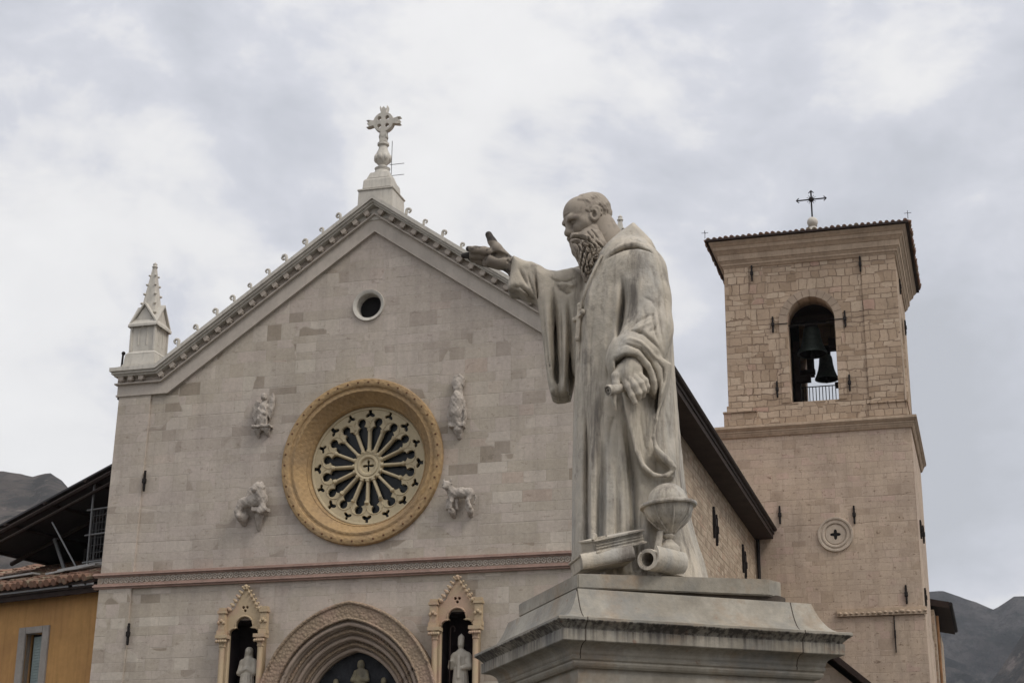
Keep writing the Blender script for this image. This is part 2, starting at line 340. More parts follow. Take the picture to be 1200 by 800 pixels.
class MB:
    def __init__(s): s.bm = bmesh.new()
    def box(s, x0, x1, y0, y1, z0, z1, mat=None):
        vs = [s.bm.verts.new(Vector(c)) for c in ((x0, y0, z0), (x1, y0, z0), (x1, y1, z0), (x0, y1, z0), (x0, y0, z1), (x1, y0, z1), (x1, y1, z1), (x0, y1, z1))]
        if mat is not None:
            for v in vs: v.co = mat @ v.co
        for f in ((3, 2, 1, 0), (4, 5, 6, 7), (0, 1, 5, 4), (1, 2, 6, 5), (2, 3, 7, 6), (3, 0, 4, 7)): s.bm.faces.new([vs[i] for i in f])
        return s
    def loft(s, rings, cap=True, closed=True):
        R = [[s.bm.verts.new(Vector(p)) for p in r] for r in rings]
        n = len(R[0])
        for a, b in zip(R, R[1:]):
            for i in range(n if closed else n-1):
                j = (i+1) % n
                try: s.bm.faces.new((a[i], a[j], b[j], b[i]))
                except ValueError: pass
        if cap and closed:
            s.bm.faces.new(R[0][::-1]); s.bm.faces.new(R[-1])
        return s
    def prism(s, pts, y0, y1):          # polygon in x,z extruded along y
        return s.loft([[(x, y0, z) for x, z in pts], [(x, y1, z) for x, z in pts]])
    def lathe(s, prof, c=(0, 0, 0), n=24, axis='z', cap=False):
        rings = []
        for r, h in prof:
            r = max(r, .0005)
            if axis == 'z': rings.append([(c[0]+r*cos(2*pi*i/n), c[1]+r*sin(2*pi*i/n), c[2]+h) for i in range(n)])
            else: rings.append([(c[0]+r*cos(2*pi*i/n), c[1]+h, c[2]+r*sin(2*pi*i/n)) for i in range(n)])
        return s.loft(rings, cap)
    def tube(s, pts, rad, n=8):
        pts = [Vector(p) for p in pts]; rings = []
        rads = rad if isinstance(rad, (list, tuple)) else [rad]*len(pts)
        for i, p in enumerate(pts):
            t = (pts[min(i+1, len(pts)-1)]-pts[max(i-1, 0)]).normalized()
            a = t.cross(Vector((0, 0, 1)) if abs(t.z) < .9 else Vector((0, 1, 0))).normalized(); b = t.cross(a)
            rings.append([p+rads[i]*(cos(2*pi*k/n)*a+sin(2*pi*k/n)*b) for k in range(n)])
        return s.loft(rings)
    def ball(s, c, r, sc=(1, 1, 1), n=10):
        rings = []
        for i in range(n+1):
            a = -pi/2+pi*i/n; rr = max(cos(a), .001)*r
            rings.append([(c[0]+sc[0]*rr*cos(2*pi*k/(n+4)), c[1]+sc[1]*rr*sin(2*pi*k/(n+4)), c[2]+sc[2]*r*sin(a)) for k in range(n+4)])
        return s.loft(rings)
    def mesh(s, name, smooth=False, bevel=0):
        bmesh.ops.recalc_face_normals(s.bm, faces=s.bm.faces)
        if bevel:
            es = [e for e in s.bm.edges if len(e.link_faces) == 2 and e.calc_face_angle(0) > .6]
            bmesh.ops.bevel(s.bm, geom=es, offset=bevel, segments=2, affect='EDGES', clamp_overlap=True)
        me = bpy.data.meshes.new(name); s.bm.to_mesh(me); s.bm.free()
        if smooth:
            me.polygons.foreach_set('use_smooth', [True]*len(me.polygons))
            if smooth != 'all':
                try: me.set_sharp_from_angle(angle=radians(38))
                except Exception: pass
        return me
    def build(s, name, m, parent=None, smooth=False, bevel=0, local=False, label=None):
        return link(name, s.mesh(name, smooth, bevel), m, parent, local, label)
def plate(name, outer, holes, y0, y1, m, parent=None, bevel=0, label=None, local=False):
    """flat slab in x,z with holes, from y0 to y1"""
    cu = bpy.data.curves.new('tmp', 'CURVE'); cu.dimensions = '2D'; cu.fill_mode = 'BOTH'; cu.extrude = abs(y1-y0)/2
    if bevel: cu.bevel_depth = bevel; cu.bevel_resolution = 1; cu.extrude -= bevel; cu.offset = -bevel
    for poly in [outer]+list(holes):
        sp = cu.splines.new('POLY'); sp.points.add(len(poly)-1); sp.use_cyclic_u = True
        for p, (x, z) in zip(sp.points, poly): p.co = (x, z, 0, 1)
    o = bpy.data.objects.new('tmp', cu); COL.objects.link(o)
    dg = bpy.context.evaluated_depsgraph_get(); me = bpy.data.meshes.new_from_object(o.evaluated_get(dg))
    bpy.data.objects.remove(o); bpy.data.curves.remove(cu)
    me.name = name; me.materials.clear()
    mat = Matrix(((1, 0, 0, 0), (0, 0, -1, (y0+y1)/2), (0, 1, 0, 0), (0, 0, 0, 1)))
    me.transform(mat)
    bm = bmesh.new(); bm.from_mesh(me); bmesh.ops.remove_doubles(bm, verts=bm.verts, dist=1e-5); bmesh.ops.recalc_face_normals(bm, faces=bm.faces); bm.to_mesh(me); bm.free()
    return link(name, me, m, parent, local, label)
def circ(cx, cz, r, n=48, ph=0): return [(cx+r*cos(2*pi*i/n+ph), cz+r*sin(2*pi*i/n+ph)) for i in range(n)]
def arch_pts(cx, w, zs, h, n=14):
    """pointed (h>w) or round arch from the left springing over to the right"""
    R = (w*w+h*h)/(2*w); off = R-w; a1 = math.acos(max(-1, min(1, off/R)))
    left = [(cx+off-R*cos(a1*i/n), zs+R*sin(a1*i/n)) for i in range(n+1)]
    right = [(2*cx-x, z) for x, z in left[:-1]][::-1]
    return left+right
def lerp_tab(x, xs, ys): return float(np.interp(x, xs, ys))

# ------------------------------------------------------------------ implicit sculpting (numpy surface nets)
class Sculpt:
    def __init__(s, lo, hi, h):
        s.lo = np.array(lo, np.float32); s.h = h
        s.n = np.ceil((np.array(hi)-s.lo)/h).astype(int)+1
        s.F = np.full(s.n, 1.0, np.float32)
        s.ax = [s.lo[i]+h*np.arange(s.n[i], dtype=np.float32) for i in range(3)]
    def sub(s, lo, hi, pad):
        sl = []
        for i in range(3):
            a = int(max(0, math.floor((lo[i]-pad-s.lo[i])/s.h))); b = int(min(s.n[i], math.ceil((hi[i]+pad-s.lo[i])/s.h)+1))
            if b <= a: return None, None
            sl.append(slice(a, b))
        g = np.meshgrid(*[s.ax[i][sl[i]] for i in range(3)], indexing='ij', sparse=True)
        return tuple(sl), g
    def put(s, sl, d, k=0, op='add'):
        F = s.F[sl]
        if op == 'sub': d = -d; F2 = -F
        else: F2 = F
        if k > 0:
            hh = np.clip(.5+.5*(F2-d)/k, 0, 1); r = F2*(1-hh)+d*hh-k*hh*(1-hh)
        else: r = np.minimum(F2, d)
        if op == 'sub':
            if k > 0:
                a, b = F, d                     # smooth max(F, -d0) with d already negated
                hh = np.clip(.5-.5*(b-a)/k, 0, 1); r2 = b*(1-hh)+a*hh+k*hh*(1-hh); s.F[sl] = r2; return
            s.F[sl] = np.maximum(F, d); return
        s.F[sl] = r
    def cap(s, a, b, ra, rb=None, k=.03, op='add', sc=None):
        rb = ra if rb is None else rb
        a = np.array(a, float); b = np.array(b, float); R = max(ra, rb)
        sl, g = s.sub(np.minimum(a, b)-R, np.maximum(a, b)+R, k+.03)
        if sl is None: return s
        d = b-a; L2 = max(float(d@d), 1e-9)
        p = [g[i]-a[i] for i in range(3)]
        t = np.clip((p[0]*d[0]+p[1]*d[1]+p[2]*d[2])/L2, 0, 1)
        q = np.sqrt(sum((p[i]-t*d[i])**2 for i in range(3)))-(ra+(rb-ra)*t)
        s.put(sl, q.astype(np.float32), k, op); return s
    def chain(s, pts, rads, k=.03, op='add'):
        if not isinstance(rads, (list, tuple)): rads = [rads]*len(pts)
        for i in range(len(pts)-1): s.cap(pts[i], pts[i+1], rads[i], rads[i+1], k, op)
        return s
    def ell(s, c, r, k=.03, op='add', rot=None):
        c = np.array(c, float); r = np.array(r, float); R = max(r)
        sl, g = s.sub(c-R, c+R, k+.03)
        if sl is None: return s
        p = [g[i]-c[i] for i in range(3)]
        if rot is not None:
            m = np.array(rot.transposed()); p = [m[i][0]*p[0]+m[i][1]*p[1]+m[i][2]*p[2] for i in range(3)]
        k0 = np.sqrt(sum((p[i]/r[i])**2 for i in range(3))); k1 = np.sqrt(sum((p[i]/r[i]**2)**2 for i in range(3)))+1e-6
        s.put(sl, (k0*(k0-1)/k1).astype(np.float32), k, op); return s
    def puff(s, poly, v0, t, rr=.03, k=.04, op='add', tilt=None):
        """polygon in (x,z) given thickness 2t about y=v0 with rounded rim; tilt(x,z) shifts v0"""
        P = np.array(poly, float); x0, z0 = P.min(0); x1, z1 = P.max(0)
        sl, g = s.sub((x0, v0-t-.12, z0), (x1, v0+t+.12, z1), k+.03)
        if sl is None: return s
        X = g[0][:, 0, 0][:, None]; Z = g[2][0, 0, :][None, :]
        d2 = polysdf(P, X, Z)
        c = v0+(tilt(X, Z) if tilt else 0)
        dv = np.abs(g[1]-(c[:, None, :] if tilt else c))-t
        a = d2[:, None, :]+rr; b = dv+rr
        q = np.sqrt(np.maximum(a, 0)**2+np.maximum(b, 0)**2)+np.minimum(np.maximum(a, b), 0)-rr
        s.put(sl, q.astype(np.float32), k, op); return s
    def mesh(s, name, iters=1):
        F = s.F; S = F < 0; nx, ny, nz = F.shape
        acc = np.zeros((nx-1, ny-1, nz-1, 3), np.float32); cnt = np.zeros((nx-1, ny-1, nz-1), np.float32)
        def sl(o): return tuple(slice(o[i], F.shape[i]-1+o[i]) for i in range(3))
        for ax in range(3):
            o1, o2 = [i for i in range(3) if i != ax]
            for p in (0, 1):
                for q in (0, 1):
                    c0 = [0, 0, 0]; c0[o1] = p; c0[o2] = q; c1 = list(c0); c1[ax] = 1
                    a = F[sl(c0)]; b = F[sl(c1)]; m = S[sl(c0)] != S[sl(c1)]
                    t = np.where(m, a/np.where(m, a-b, 1), 0)
                    acc[..., o1] += m*p; acc[..., o2] += m*q; acc[..., ax] += t; cnt += m
        on = cnt > 0
        idx = np.full(cnt.shape, -1, np.int64); idx[on] = np.arange(on.sum())
        base = np.argwhere(on)
        V = (base+acc[on]/cnt[on][:, None])*s.h+s.lo
        quads = []
        for ax in range(3):
            o1, o2 = [(1, 2), (2, 0), (0, 1)][ax]
            sa = [slice(None)]*3; sb = [slice(None)]*3; sa[ax] = slice(0, -1); sb[ax] = slice(1, None)
            A = S[tuple(sa)]; B = S[tuple(sb)]; m = A != B
            ii = np.argwhere(m); flip = A[m]
            ok = (ii[:, o1] > 0) & (ii[:, o2] > 0) & (ii[:, o1] < F.shape[o1]-1) & (ii[:, o2] < F.shape[o2]-1)
            ii = ii[ok]; flip = flip[ok]
            def g(d1, d2):
                j = ii.copy(); j[:, o1] += d1; j[:, o2] += d2; return idx[j[:, 0], j[:, 1], j[:, 2]]
            q = np.stack([g(-1, -1), g(0, -1), g(0, 0), g(-1, 0)], 1)
            q[~flip] = q[~flip][:, ::-1]
            quads.append(q)
        Q = np.concatenate(quads); Q = Q[(Q >= 0).all(1)]
        me = bpy.data.meshes.new(name)
        me.vertices.add(len(V)); me.vertices.foreach_set('co', V.astype(np.float32).ravel())
        me.loops.add(Q.size); me.loops.foreach_set('vertex_index', Q.ravel().astype(np.int32))
        me.polygons.add(len(Q)); me.polygons.foreach_set('loop_start', np.arange(0, Q.size, 4, dtype=np.int32))
        me.polygons.foreach_set('loop_total', np.full(len(Q), 4, np.int32))
        me.polygons.foreach_set('use_smooth', np.ones(len(Q), bool))
        me.update(calc_edges=True); me.validate()
        return me
def roughen(s, amp, f, seed=0):
    x, y, z = np.meshgrid(*s.ax, indexing='ij', sparse=True)
    n = sum(np.sin(x*f*k+seed+k)*np.sin(y*f*k*1.1+2*k+seed)*np.sin(z*f*k*.9+3*k)/k for k in (1, 1.9, 3.7))
    s.F += (amp*n).astype(np.float32)
def polysdf(P, X, Z):
    d = np.full(np.broadcast(X, Z).shape, 1e9); ins = np.zeros(d.shape, bool); n = len(P)
    for i in range(n):
        a, b = P[i], P[i-1]; e = b-a; wx = X-a[0]; wz = Z-a[1]
        t = np.clip((wx*e[0]+wz*e[1])/max(e@e, 1e-9), 0, 1)
        d = np.minimum(d, (wx-t*e[0])**2+(wz-t*e[1])**2)
        c = ((a[1] > Z) != (b[1] > Z)) & (X < (b[0]-a[0])*(Z-a[1])/((b[1]-a[1]) if b[1] != a[1] else 1e-9)+a[0])
        ins ^= c
    return np.where(ins, -1, 1)*np.sqrt(d)
def polyline_d(P, X, Z):
    d = np.full(np.broadcast(X, Z).shape, 1e9); par = np.zeros(d.shape); n = len(P)-1
    for i, (a, b) in enumerate(zip(P, P[1:])):
        a = np.array(a); b = np.array(b); e = b-a; wx = X-a[0]; wz = Z-a[1]
        t = np.clip((wx*e[0]+wz*e[1])/max(e@e, 1e-9), 0, 1)
        q = (wx-t*e[0])**2+(wz-t*e[1])**2
        par = np.where(q < d, (i+t)/n, par); d = np.minimum(d, q)
    return np.sqrt(d), par

# ------------------------------------------------------------------ monument: pedestal, statue and the carved things at its feet
PC = Vector((13.2218, -27.2840, 0)); P_ANG = radians(33.6); ST_ANG = atan2(.19294, .98121); SLAB_Z = 4.03
def pedestal():
    t = thing('pedestal', PC, 'large stained pale marble pedestal with flared cornice carrying the monk statue', 'pedestal', P_ANG)
    hx, hy = 1.2117, 1.1014
    def rings(prof, name, mat='pedestal', bev=0):
        mb = MB(); rs = []
        for o, z in prof:
            x, y = hx+o, hy+o; rs.append([(-x, -y, z), (x, -y, z), (x, y, z), (-x, y, z)])
        mb.loft(rs)
        me = mb.mesh(name)
        return link(name, me, mat, t, True)
    rings([(.12, 0), (.12, .35), (.0, .42), (-.1, .5), (-.1, .62), (-.2, .72), (-.2, .8)], 'base')
    rings([(-.232, .8), (-.232, 3.30)], 'shaft')
    cav = [(-.20, 3.285), (-.185, 3.30), (-.176, 3.318), (-.182, 3.334), (-.168, 3.345), (-.163, 3.362), (-.172, 3.376), (-.163, 3.39)]
    cov = [(-.163+.108*(1-cos(a)), 3.39+.070*sin(a)) for a in [i*pi/2/6 for i in range(1, 7)]]
    fas = [(-.054, 3.462), (-.05, 3.466), (-.05, 3.545), (-.062, 3.548), (-.060, 3.556), (-.05, 3.566), (-.03, 3.585), (-.008, 3.6), (-.002, 3.604), (0, 3.608), (0, 3.628), (-.006, 3.632)]
    rings(cav+cov+fas, 'cornice')
    conc = [(-.012, 3.6325)]
    for i in range(1, 11):
        a = i/10; conc.append((-.012-.215*(1-(1-a)**1.55)**.9 if False else -.012-.218*(a**.62), 3.6325+.2475*(a**1.75)))
    rings(conc, 'scotia')
    # open joints of the cornice blocks, thin proud lines following the profile
    prof = [p for p in cav[4:]+cov+fas] + conc
    for xx in (-.985, .80):
        jm = MB()
        for (o0, z0), (o1, z1) in zip(prof, prof[1:]):
            dx = -.012 if z1 < 3.7 else .0
            y0 = -(hy+o0)-.0025; y1 = -(hy+o1)-.0025; w = .0035
            jm.loft([[(xx-w, y0, z0), (xx+w, y0, z0), (xx+w, y0+.02, z0), (xx-w, y0+.02, z0)], [(xx-w, y1, z1), (xx+w, y1, z1), (xx+w, y1+.02, z1), (xx-w, y1+.02, z1)]])
        jm.build('joint', 'pedestal_joint', t, local=True)
    # dark open bed under the slab, then the slab itself, sagging a little to one corner
    def slab(name, x0, x1, y0, y1, ch, zb0, zb1, zt0, zt1, m, inset=0):
        pts = [(x0, y0), (x1-ch[0], y0), (x1, y0+ch[1]), (x1, y1), (x0, y1)]
        f = lambda x, a, b: a+(b-a)*(x-x0)/(x1-x0)
        mb = MB(); mb.loft([[(x, y, f(x, zb0, zb1)) for x, y in pts], [(x, y, f(x, zt0, zt1)) for x, y in pts]])
        return link(name, mb.mesh(name, False, .008), m, t, True)
    slab('mortar_bed', -.93, .84, -.80, .50, (.1, .08), 3.87, 3.87, 3.92, 3.945, 'pedestal_joint')
    slab('slab', -.97, .80, -.845, .62, (.17, .12), 3.888, 3.932, 4.0, 4.065, 'pedestal')
pedestal()

def S(x, y, v=0.):
    """sculptor's drawing grid: (x, y) of the monument's elevation drawing at depth v -> local metres"""
    X = x-770; Y = y-668
    u = .03138+.0070965*X-.00014669*Y-1.2324e-6*X*Y+7.5e-9*Y*Y+v*(.00395+.00053379*X-3.277e-6*Y)
    z = .20776-.00005526*X-.00710739*Y+3.606e-7*X*Y+1.30853e-6*Y*Y+v*(.19067-9.456e-6*X-.0005168*Y+9.456e-8*Y*Y)
    return (u, v, z)
def S2(pts, v=0.): return [(S(x, y, v)[0], S(x, y, v)[2]) for x, y in pts]

BODY = [  # y, left, right, half depth, centre depth
 (284, 722, 758, .20, 0), (292, 712, 764, .27, 0), (305, 700, 771, .36, .0), (320, 691, 775, .41, .0), (335, 686, 779, .44, -.01), (370, 677.5, 786, .45, -.02), (400, 675, 788.5, .44, -.02), (440, 674, 790.5, .43, -.02),
 (470, 673, 792.5, .43, -.02), (515, 672, 795.5, .44, -.02), (565, 671, 799.5, .46, -.02), (610, 670.5, 806, .49, -.02), (640, 670, 814, .51, -.02), (668, 669.5, 823, .53, -.02), (705, 669, 829, .54, -.02)]
def body_tab():
    zs, uc, ua, b, vc = [], [], [], [], []
    for y, l, r, bb, c in BODY[::-1]:
        L_, R_ = S(l, y, -.05), S(r, y, .05)
        zs.append((L_[2]+R_[2])/2); uc.append((L_[0]+R_[0])/2); ua.append((R_[0]-L_[0])/2); b.append(bb); vc.append(c)
    return [np.array(a) for a in (zs, uc, ua, b, vc)]
BT = body_tab(); BN = 2.35
def smoothtab(z, tab):
    # average of shifted lookups keeps the table's outline free of kinks
    return sum(np.interp(z+d, BT[0], tab) for d in (-.06, -.03, 0, .03, .06))/5
def body_front(u, z):
    uc, a, b, vc = [float(smoothtab(z, BT[i])) for i in (1, 2, 3, 4)]
    q = min(abs(u-uc)/a, .999)
    return vc-b*(1-q**BN)**(1/BN)

def build_robe(t):
    sc = Sculpt((-1.32, -.92, -.02), (.60, .72, 3.42), .0095)
    # ---- body, hood cape and tunic as one lofted volume
    sl, g = sc.sub(sc.lo, sc.lo+sc.h*sc.n, 0)
    z = g[2][0, 0, :]
    uc, a, b, vc = [smoothtab(z, BT[i]).astype(np.float32)[None, None, :] for i in (1, 2, 3, 4)]
    # slow swelling folds running down the skirt, all round
    th = np.arctan2(g[1]-vc, g[0]-uc)
    low = np.clip((2.2-z)/1.9, 0, 1)[None, None, :]
    wob = .022*low*(np.sin(th*7+1.3+.5*z[None, None, :]+1.4*np.sin(th*2.3))+.7*np.sin(th*13+.7-.6*z[None, None, :]+1.1*np.sin(th*3.1+1)))*(np.clip((g[1]+.25)/.3, .18, 1))
    q = (np.abs((g[0]-uc)/a)**BN+np.abs((g[1]-vc)/b)**BN)**(1/BN)
    d = (q-1)*np.minimum(a, b)*.9-wob*np.clip(q, 0, 1)
    top = g[2]-S(735, 284)[2]
    sc.F[...] = np.maximum(d, top).astype(np.float32)
    C = lambda pts, rads, k=.06, op='add': sc.chain([S(*p) for p in pts], rads, k, op)
    # ---- near arm: heavy sleeve falling from the shoulder, elbow bent, forearm brought forward
    C([(738, 306, -.22), (750, 320, -.30), (756, 350, -.36), (758, 385, -.41), (750, 408, -.49), (737, 420, -.57), (729, 427, -.62)], [.19, .20, .19, .195, .185, .16, .13], .12)
    # ---- far arm stretched out to the side
    C([(706, 328, .22), (680, 338, .28), (655, 342, .25), (630, 334, .2), (616, 325, .17), (608, 323, .155)], [.20, .18, .155, .14, .12, .10], .06)
    # its cuff and the long sleeve hanging from the forearm
    sc.puff(S2([(602, 304), (613, 309), (626, 314), (634, 318), (634, 353), (622, 349), (609, 346), (597, 345), (595.5, 340), (600, 322)], .16), .16, .165, .07, .05)
    sc.puff(S2([(624, 316), (640, 322), (654, 324), (672, 320), (692, 326), (690, 370), (680, 420), (673, 450), (669, 466), (661, 468.5), (653, 469), (647, 466), (643, 452), (640, 430), (637, 400), (633, 370), (630, 350)], .2), .19, .21, .1, .06)
    # hollow of the cuff round the wrist
    C([(588, 322, .14), (612, 327, .16)], [.10, .075], .02, 'sub')
    # ---- sleeve mouth of the near arm hanging down in a long lobe
    lobe = [(717, 418), (730, 414), (750, 412), (772, 420), (787, 430), (783, 448), (776, 468), (771, 484), (769, 498), (766, 512), (769, 524), (779, 534), (789, 543), (792, 550), (789, 557), (780, 561), (770, 561), (759, 556), (749, 545), (742, 528), (737, 505), (733, 480), (729, 455), (722, 442), (716, 432)]
    sc.puff(S2(lobe, -.5), -.45, .17, .035, .03)
    inner = [(744, 462), (754, 452), (766, 462), (768, 484), (764.5, 505), (764, 520), (768, 532), (779, 543), (787, 550), (777, 556), (766, 553), (757, 543), (750, 526), (746, 500), (744.5, 478)]
    sc.puff(S2(inner, -.60), -.70, .15, .03, .07, 'sub', tilt=lambda X, Z: .10*np.clip((X-S(752, 500, -.6)[0])/.12, -.6, 1)+0*Z)
    mouth = [(721, 425), (732, 419), (746, 420), (757, 430), (762, 444), (760, 462), (748, 468), (738, 464), (728, 455), (722, 440)]
    sc.puff(S2(mouth, -.66), -.70, .16, .05, .03, 'sub')
    # rolled edges of that sleeve
    C([(719, 419, -.60), (732, 412, -.66), (747, 413, -.68), (760, 427, -.66), (767, 446, -.62), (771, 462, -.58)], [.022, .030, .032, .030, .026, .02], .03)
    C([(771, 462, -.58), (773, 474, -.56), (769, 492, -.56), (766, 512, -.56), (770, 525, -.56), (781, 536, -.56), (790, 547, -.56)], [.014, .012, .011, .011, .011, .012, .011], .025)
    C([(735, 470, -.6), (738, 500, -.6), (744, 528, -.6), (754, 546, -.6), (768, 557, -.6), (782, 557, -.58), (790, 548, -.56)], [.012, .011, .011, .011, .011, .011, .010], .03)
    # ---- hood lying round the neck: flat folded cloth with a pointed peak behind
    C([(704, 304, -.15), (713, 298, -.24), (725, 292, -.30), (738, 289, -.32), (751, 289, -.27), (759, 293, -.16)], [.024, .04, .055, .06, .06, .05], .025)
    C([(703, 304, .10), (713, 296, .2), (728, 287, .26), (746, 283, .24), (757, 291, .1)], [.03, .05, .07, .08, .06], .04)
    hood = [(742, 264), (744.5, 265), (749, 270.5), (755, 277), (764, 288), (768, 297), (758, 296), (742, 293), (724, 297), (709, 306), (703, 305), (713, 291), (727, 276.5)]
    sc.puff(S2(hood, -.12), -.14, .15, .05, .03, tilt=lambda X, Z: .3*np.clip(Z-S(742, 290, -.12)[2], 0, .4)+0*X)
    sc.puff(S2([(742, 268), (750, 274), (757, 282), (764, 292), (740, 294), (716, 300), (706, 304), (714, 292), (728, 279)], .1), .12, .12, .05, .03)
    C([(742.5, 263, -.02), (733, 274, -.12), (721, 286, -.22), (708, 299, -.22)], [.012, .024, .03, .024], .02)
    C([(746, 288, -.30), (741, 278, -.18), (742, 268, -.04)], [.02, .03, .02], .05)
    # opening of the hood at the throat
    C([(722, 268, 0), (716, 288, -.02)], [.13, .11], .03, 'sub')
    # ---- drapery drawn on the front: (path, width, depth); negative cuts, positive raises
    V0 = -.45
    folds = [
     ([(704, 304), (694, 325), (685, 350), (681, 380), (680, 420), (680, 455)], .016, -.030, -.30),
     ([(698, 318), (690, 340), (686, 372), (685, 420)], .03, .014, -.34),
     ([(681, 455), (680, 520), (679, 600), (678, 670)], .035, .022, -.25),
     ([(687, 462), (688, 520), (688.5, 600), (690, 672)], .020, -.050, -.36),
     ([(697, 470), (697, 540), (697, 610), (698, 672)], .035, .028, -.42),
     ([(706, 490), (706, 550), (705, 610), (705, 672)], .035, -.055, -.44),
     ([(716, 500), (717, 570), (717, 620), (718, 672)], .045, .030, V0),
     ([(726, 486), (730, 540), (731, 600), (732, 672)], .035, .036, V0),
     ([(722, 560), (723, 610), (724, 672)], .025, -.030, V0),
     ([(733, 480), (737, 520), (742, 560), (744, 610), (747, 668)], .030, -.075, V0),
     ([(757, 575), (757, 620), (756, 668)], .045, .03, V0),
     ([(772, 570), (778, 610), (785, 668)], .040, -.035, -.40),
     ([(700, 400), (705, 430), (704, 462)], .06, -.016, V0),
     ([(712, 430), (716, 460), (722, 480)], .05, .016, V0),
     ([(676, 470), (675.5, 540), (675, 610), (674, 672)], .012, -.016, -.2),
     ([(693, 480), (692, 540), (693, 600), (693.5, 672)], .012, .020, -.4),
     ([(701, 520), (702, 580), (701, 640), (702, 672)], .012, -.026, V0),
     ([(711, 500), (711.5, 560), (711, 620), (711, 672)], .012, .022, V0),
     ([(720, 540), (721, 600), (722, 672)], .012, .018, V0),
     ([(729, 500), (735, 545), (738, 600), (740, 672)], .012, .020, V0),
     ([(752, 580), (751, 620), (752, 672)], .014, -.03, V0),
     ([(698, 350), (694, 390), (692, 430), (693, 470)], .018, -.012, -.4),
     ([(710, 380), (708, 420), (710, 450)], .02, .010, V0),
     ([(716, 400), (712, 440), (706, 480), (702, 520)], .022, -.016, V0),
     ([(722, 480), (716, 500), (712, 530)], .018, -.014, V0),
     ([(704, 305.5), (716, 299), (730, 294), (748, 292.5), (761, 296), (769, 303)], .009, -.045, -.42),
     ([(706, 301), (718, 294), (732, 288), (748, 287), (762, 291)], .020, .022, -.40),
     # between arm and chest
     ([(727, 318), (731, 335), (731, 352), (729, 370), (726, 388), (722, 410)], .024, -.085, -.5),
     ([(722, 330), (724, 352), (721, 375)], .03, .014, V0),
     # sleeve creases
     ([(772, 368), (760, 371), (746, 380), (732, 396)], .012, -.016, -.6),
     ([(772, 372), (762, 380), (750, 386), (738, 398)], .012, .012, -.6),
     ([(773, 376), (766, 388), (758, 394)], .010, -.018, -.6),
     ([(771, 364), (764, 352), (752, 346)], .014, -.012, -.6),
     ([(770, 330), (772, 350), (771, 368), (775, 395), (780, 418)], .014, -.020, -.5),
     ([(729, 395), (740, 388), (752, 391), (766, 402), (778, 412)], .014, -.030, -.66),
     ([(724, 404), (738, 399), (752, 404), (766, 416), (780, 424)], .014, .016, -.66),
     ([(721, 411), (735, 406), (750, 411), (762, 423), (772, 440)], .011, -.030, -.68),
     ([(747, 330), (743, 352), (739, 372), (735, 390)], .03, -.018, -.6),
     ([(762, 306), (767, 325), (769, 350)], .012, -.014, -.55),
     ([(752, 312), (748, 340), (741, 370)], .025, .010, -.6),
     ([(776, 436), (772, 452), (769, 470), (768, 486)], .014, -.035, -.58),
     ([(781, 438), (777, 455), (773, 474)], .013, .020, -.58),
     ([(752, 352), (757, 372), (752, 392), (740, 404)], .016, -.016, -.6),
     ([(768, 352), (765, 372), (768, 392), (774, 408)], .012, -.022, -.6),
     ([(758, 418), (768, 434), (772, 452), (770, 470)], .009, -.03, -.62),
     ([(766, 418), (777, 432), (778, 446), (774, 462)], .009, -.03, -.6),
     ([(752, 468), (751, 492), (756, 520), (768, 545)], .014, -.024, -.56),
     ([(761, 466), (760, 490), (761, 515)], .012, .016, -.56),
     # far sleeve
     ([(644, 330), (646, 370), (649, 410), (652, 455)], .010, .02, .0),
     ([(657, 345), (658, 385), (659, 430), (659, 460)], .010, -.04, .0),
     ([(663, 350), (664.5, 390), (663, 440)], .010, .02, .0),
     ([(636, 345), (639, 380), (643, 420), (648, 452)], .010, -.02, .0),
     ([(618, 318), (622, 332), (628, 346)], .010, -.03, .0),
     ([(600, 335), (610, 336), (622, 343)], .010, -.025, .0),
     ([(640, 322), (652, 330), (664, 331), (680, 325)], .012, -.022, .0),
     ([(649, 334), (650, 362), (651, 400), (653, 440), (656, 466)], .034, -.17, .0),
     ([(641, 335), (643, 370), (645, 410), (649, 450)], .026, .020, .0),
     ([(660, 350), (661, 385), (662, 420), (660, 455)], .024, .028, .0),
     ([(666, 343), (668, 390), (667, 440), (664, 464)], .020, -.10, .0),
     ([(650, 329), (657, 339), (665, 344), (673, 343)], .018, -.035, .0),
     ([(653, 325), (661, 333), (670, 336), (678, 333)], .016, .022, .0),
     ([(628, 318), (629, 335), (631, 352)], .012, -.040, .0),
     ([(607, 312), (614, 325), (622, 340)], .014, -.030, .0),
     ([(603, 330), (612, 340), (622, 346)], .014, .018, .0),
     # cape edge down the back
     ([(763, 296), (772, 318), (777, 345), (781, 385), (783, 420)], .010, -.010, -.3),
     ([(777, 470), (783, 500), (787, 530)], .02, -.016, -.3),
    ]
    X = sc.ax[0][:, None]; Z = sc.ax[2][None, :]
    for path, w, amp, vf in folds:
        P = S2(path, vf); x0 = min(p[0] for p in P)-3*w; x1 = max(p[0] for p in P)+3*w; z0 = min(p[1] for p in P)-3*w; z1 = max(p[1] for p in P)+3*w
        ia = max(0, int((x0-sc.lo[0])/sc.h)); ib = int((x1-sc.lo[0])/sc.h)+1; ka = max(0, int((z0-sc.lo[2])/sc.h)); kb = int((z1-sc.lo[2])/sc.h)+1
        dd, tt = polyline_d(P, X[ia:ib], Z[:, ka:kb])
        tap = np.clip(tt/.45, 0, 1); tap = tap*tap*(3-2*tap)
        if path[-1][1] < 655: e_ = np.clip((1-tt)/.35, 0, 1); tap = tap*e_*e_*(3-2*e_)
        ww = w*(.7+.5*tap); prof = np.exp(-(dd/ww)**2) if amp > 0 else .45*np.exp(-(dd/ww)**2)+.55*np.exp(-1.5*dd/ww)
        disp = (amp*tap*prof).astype(np.float32)
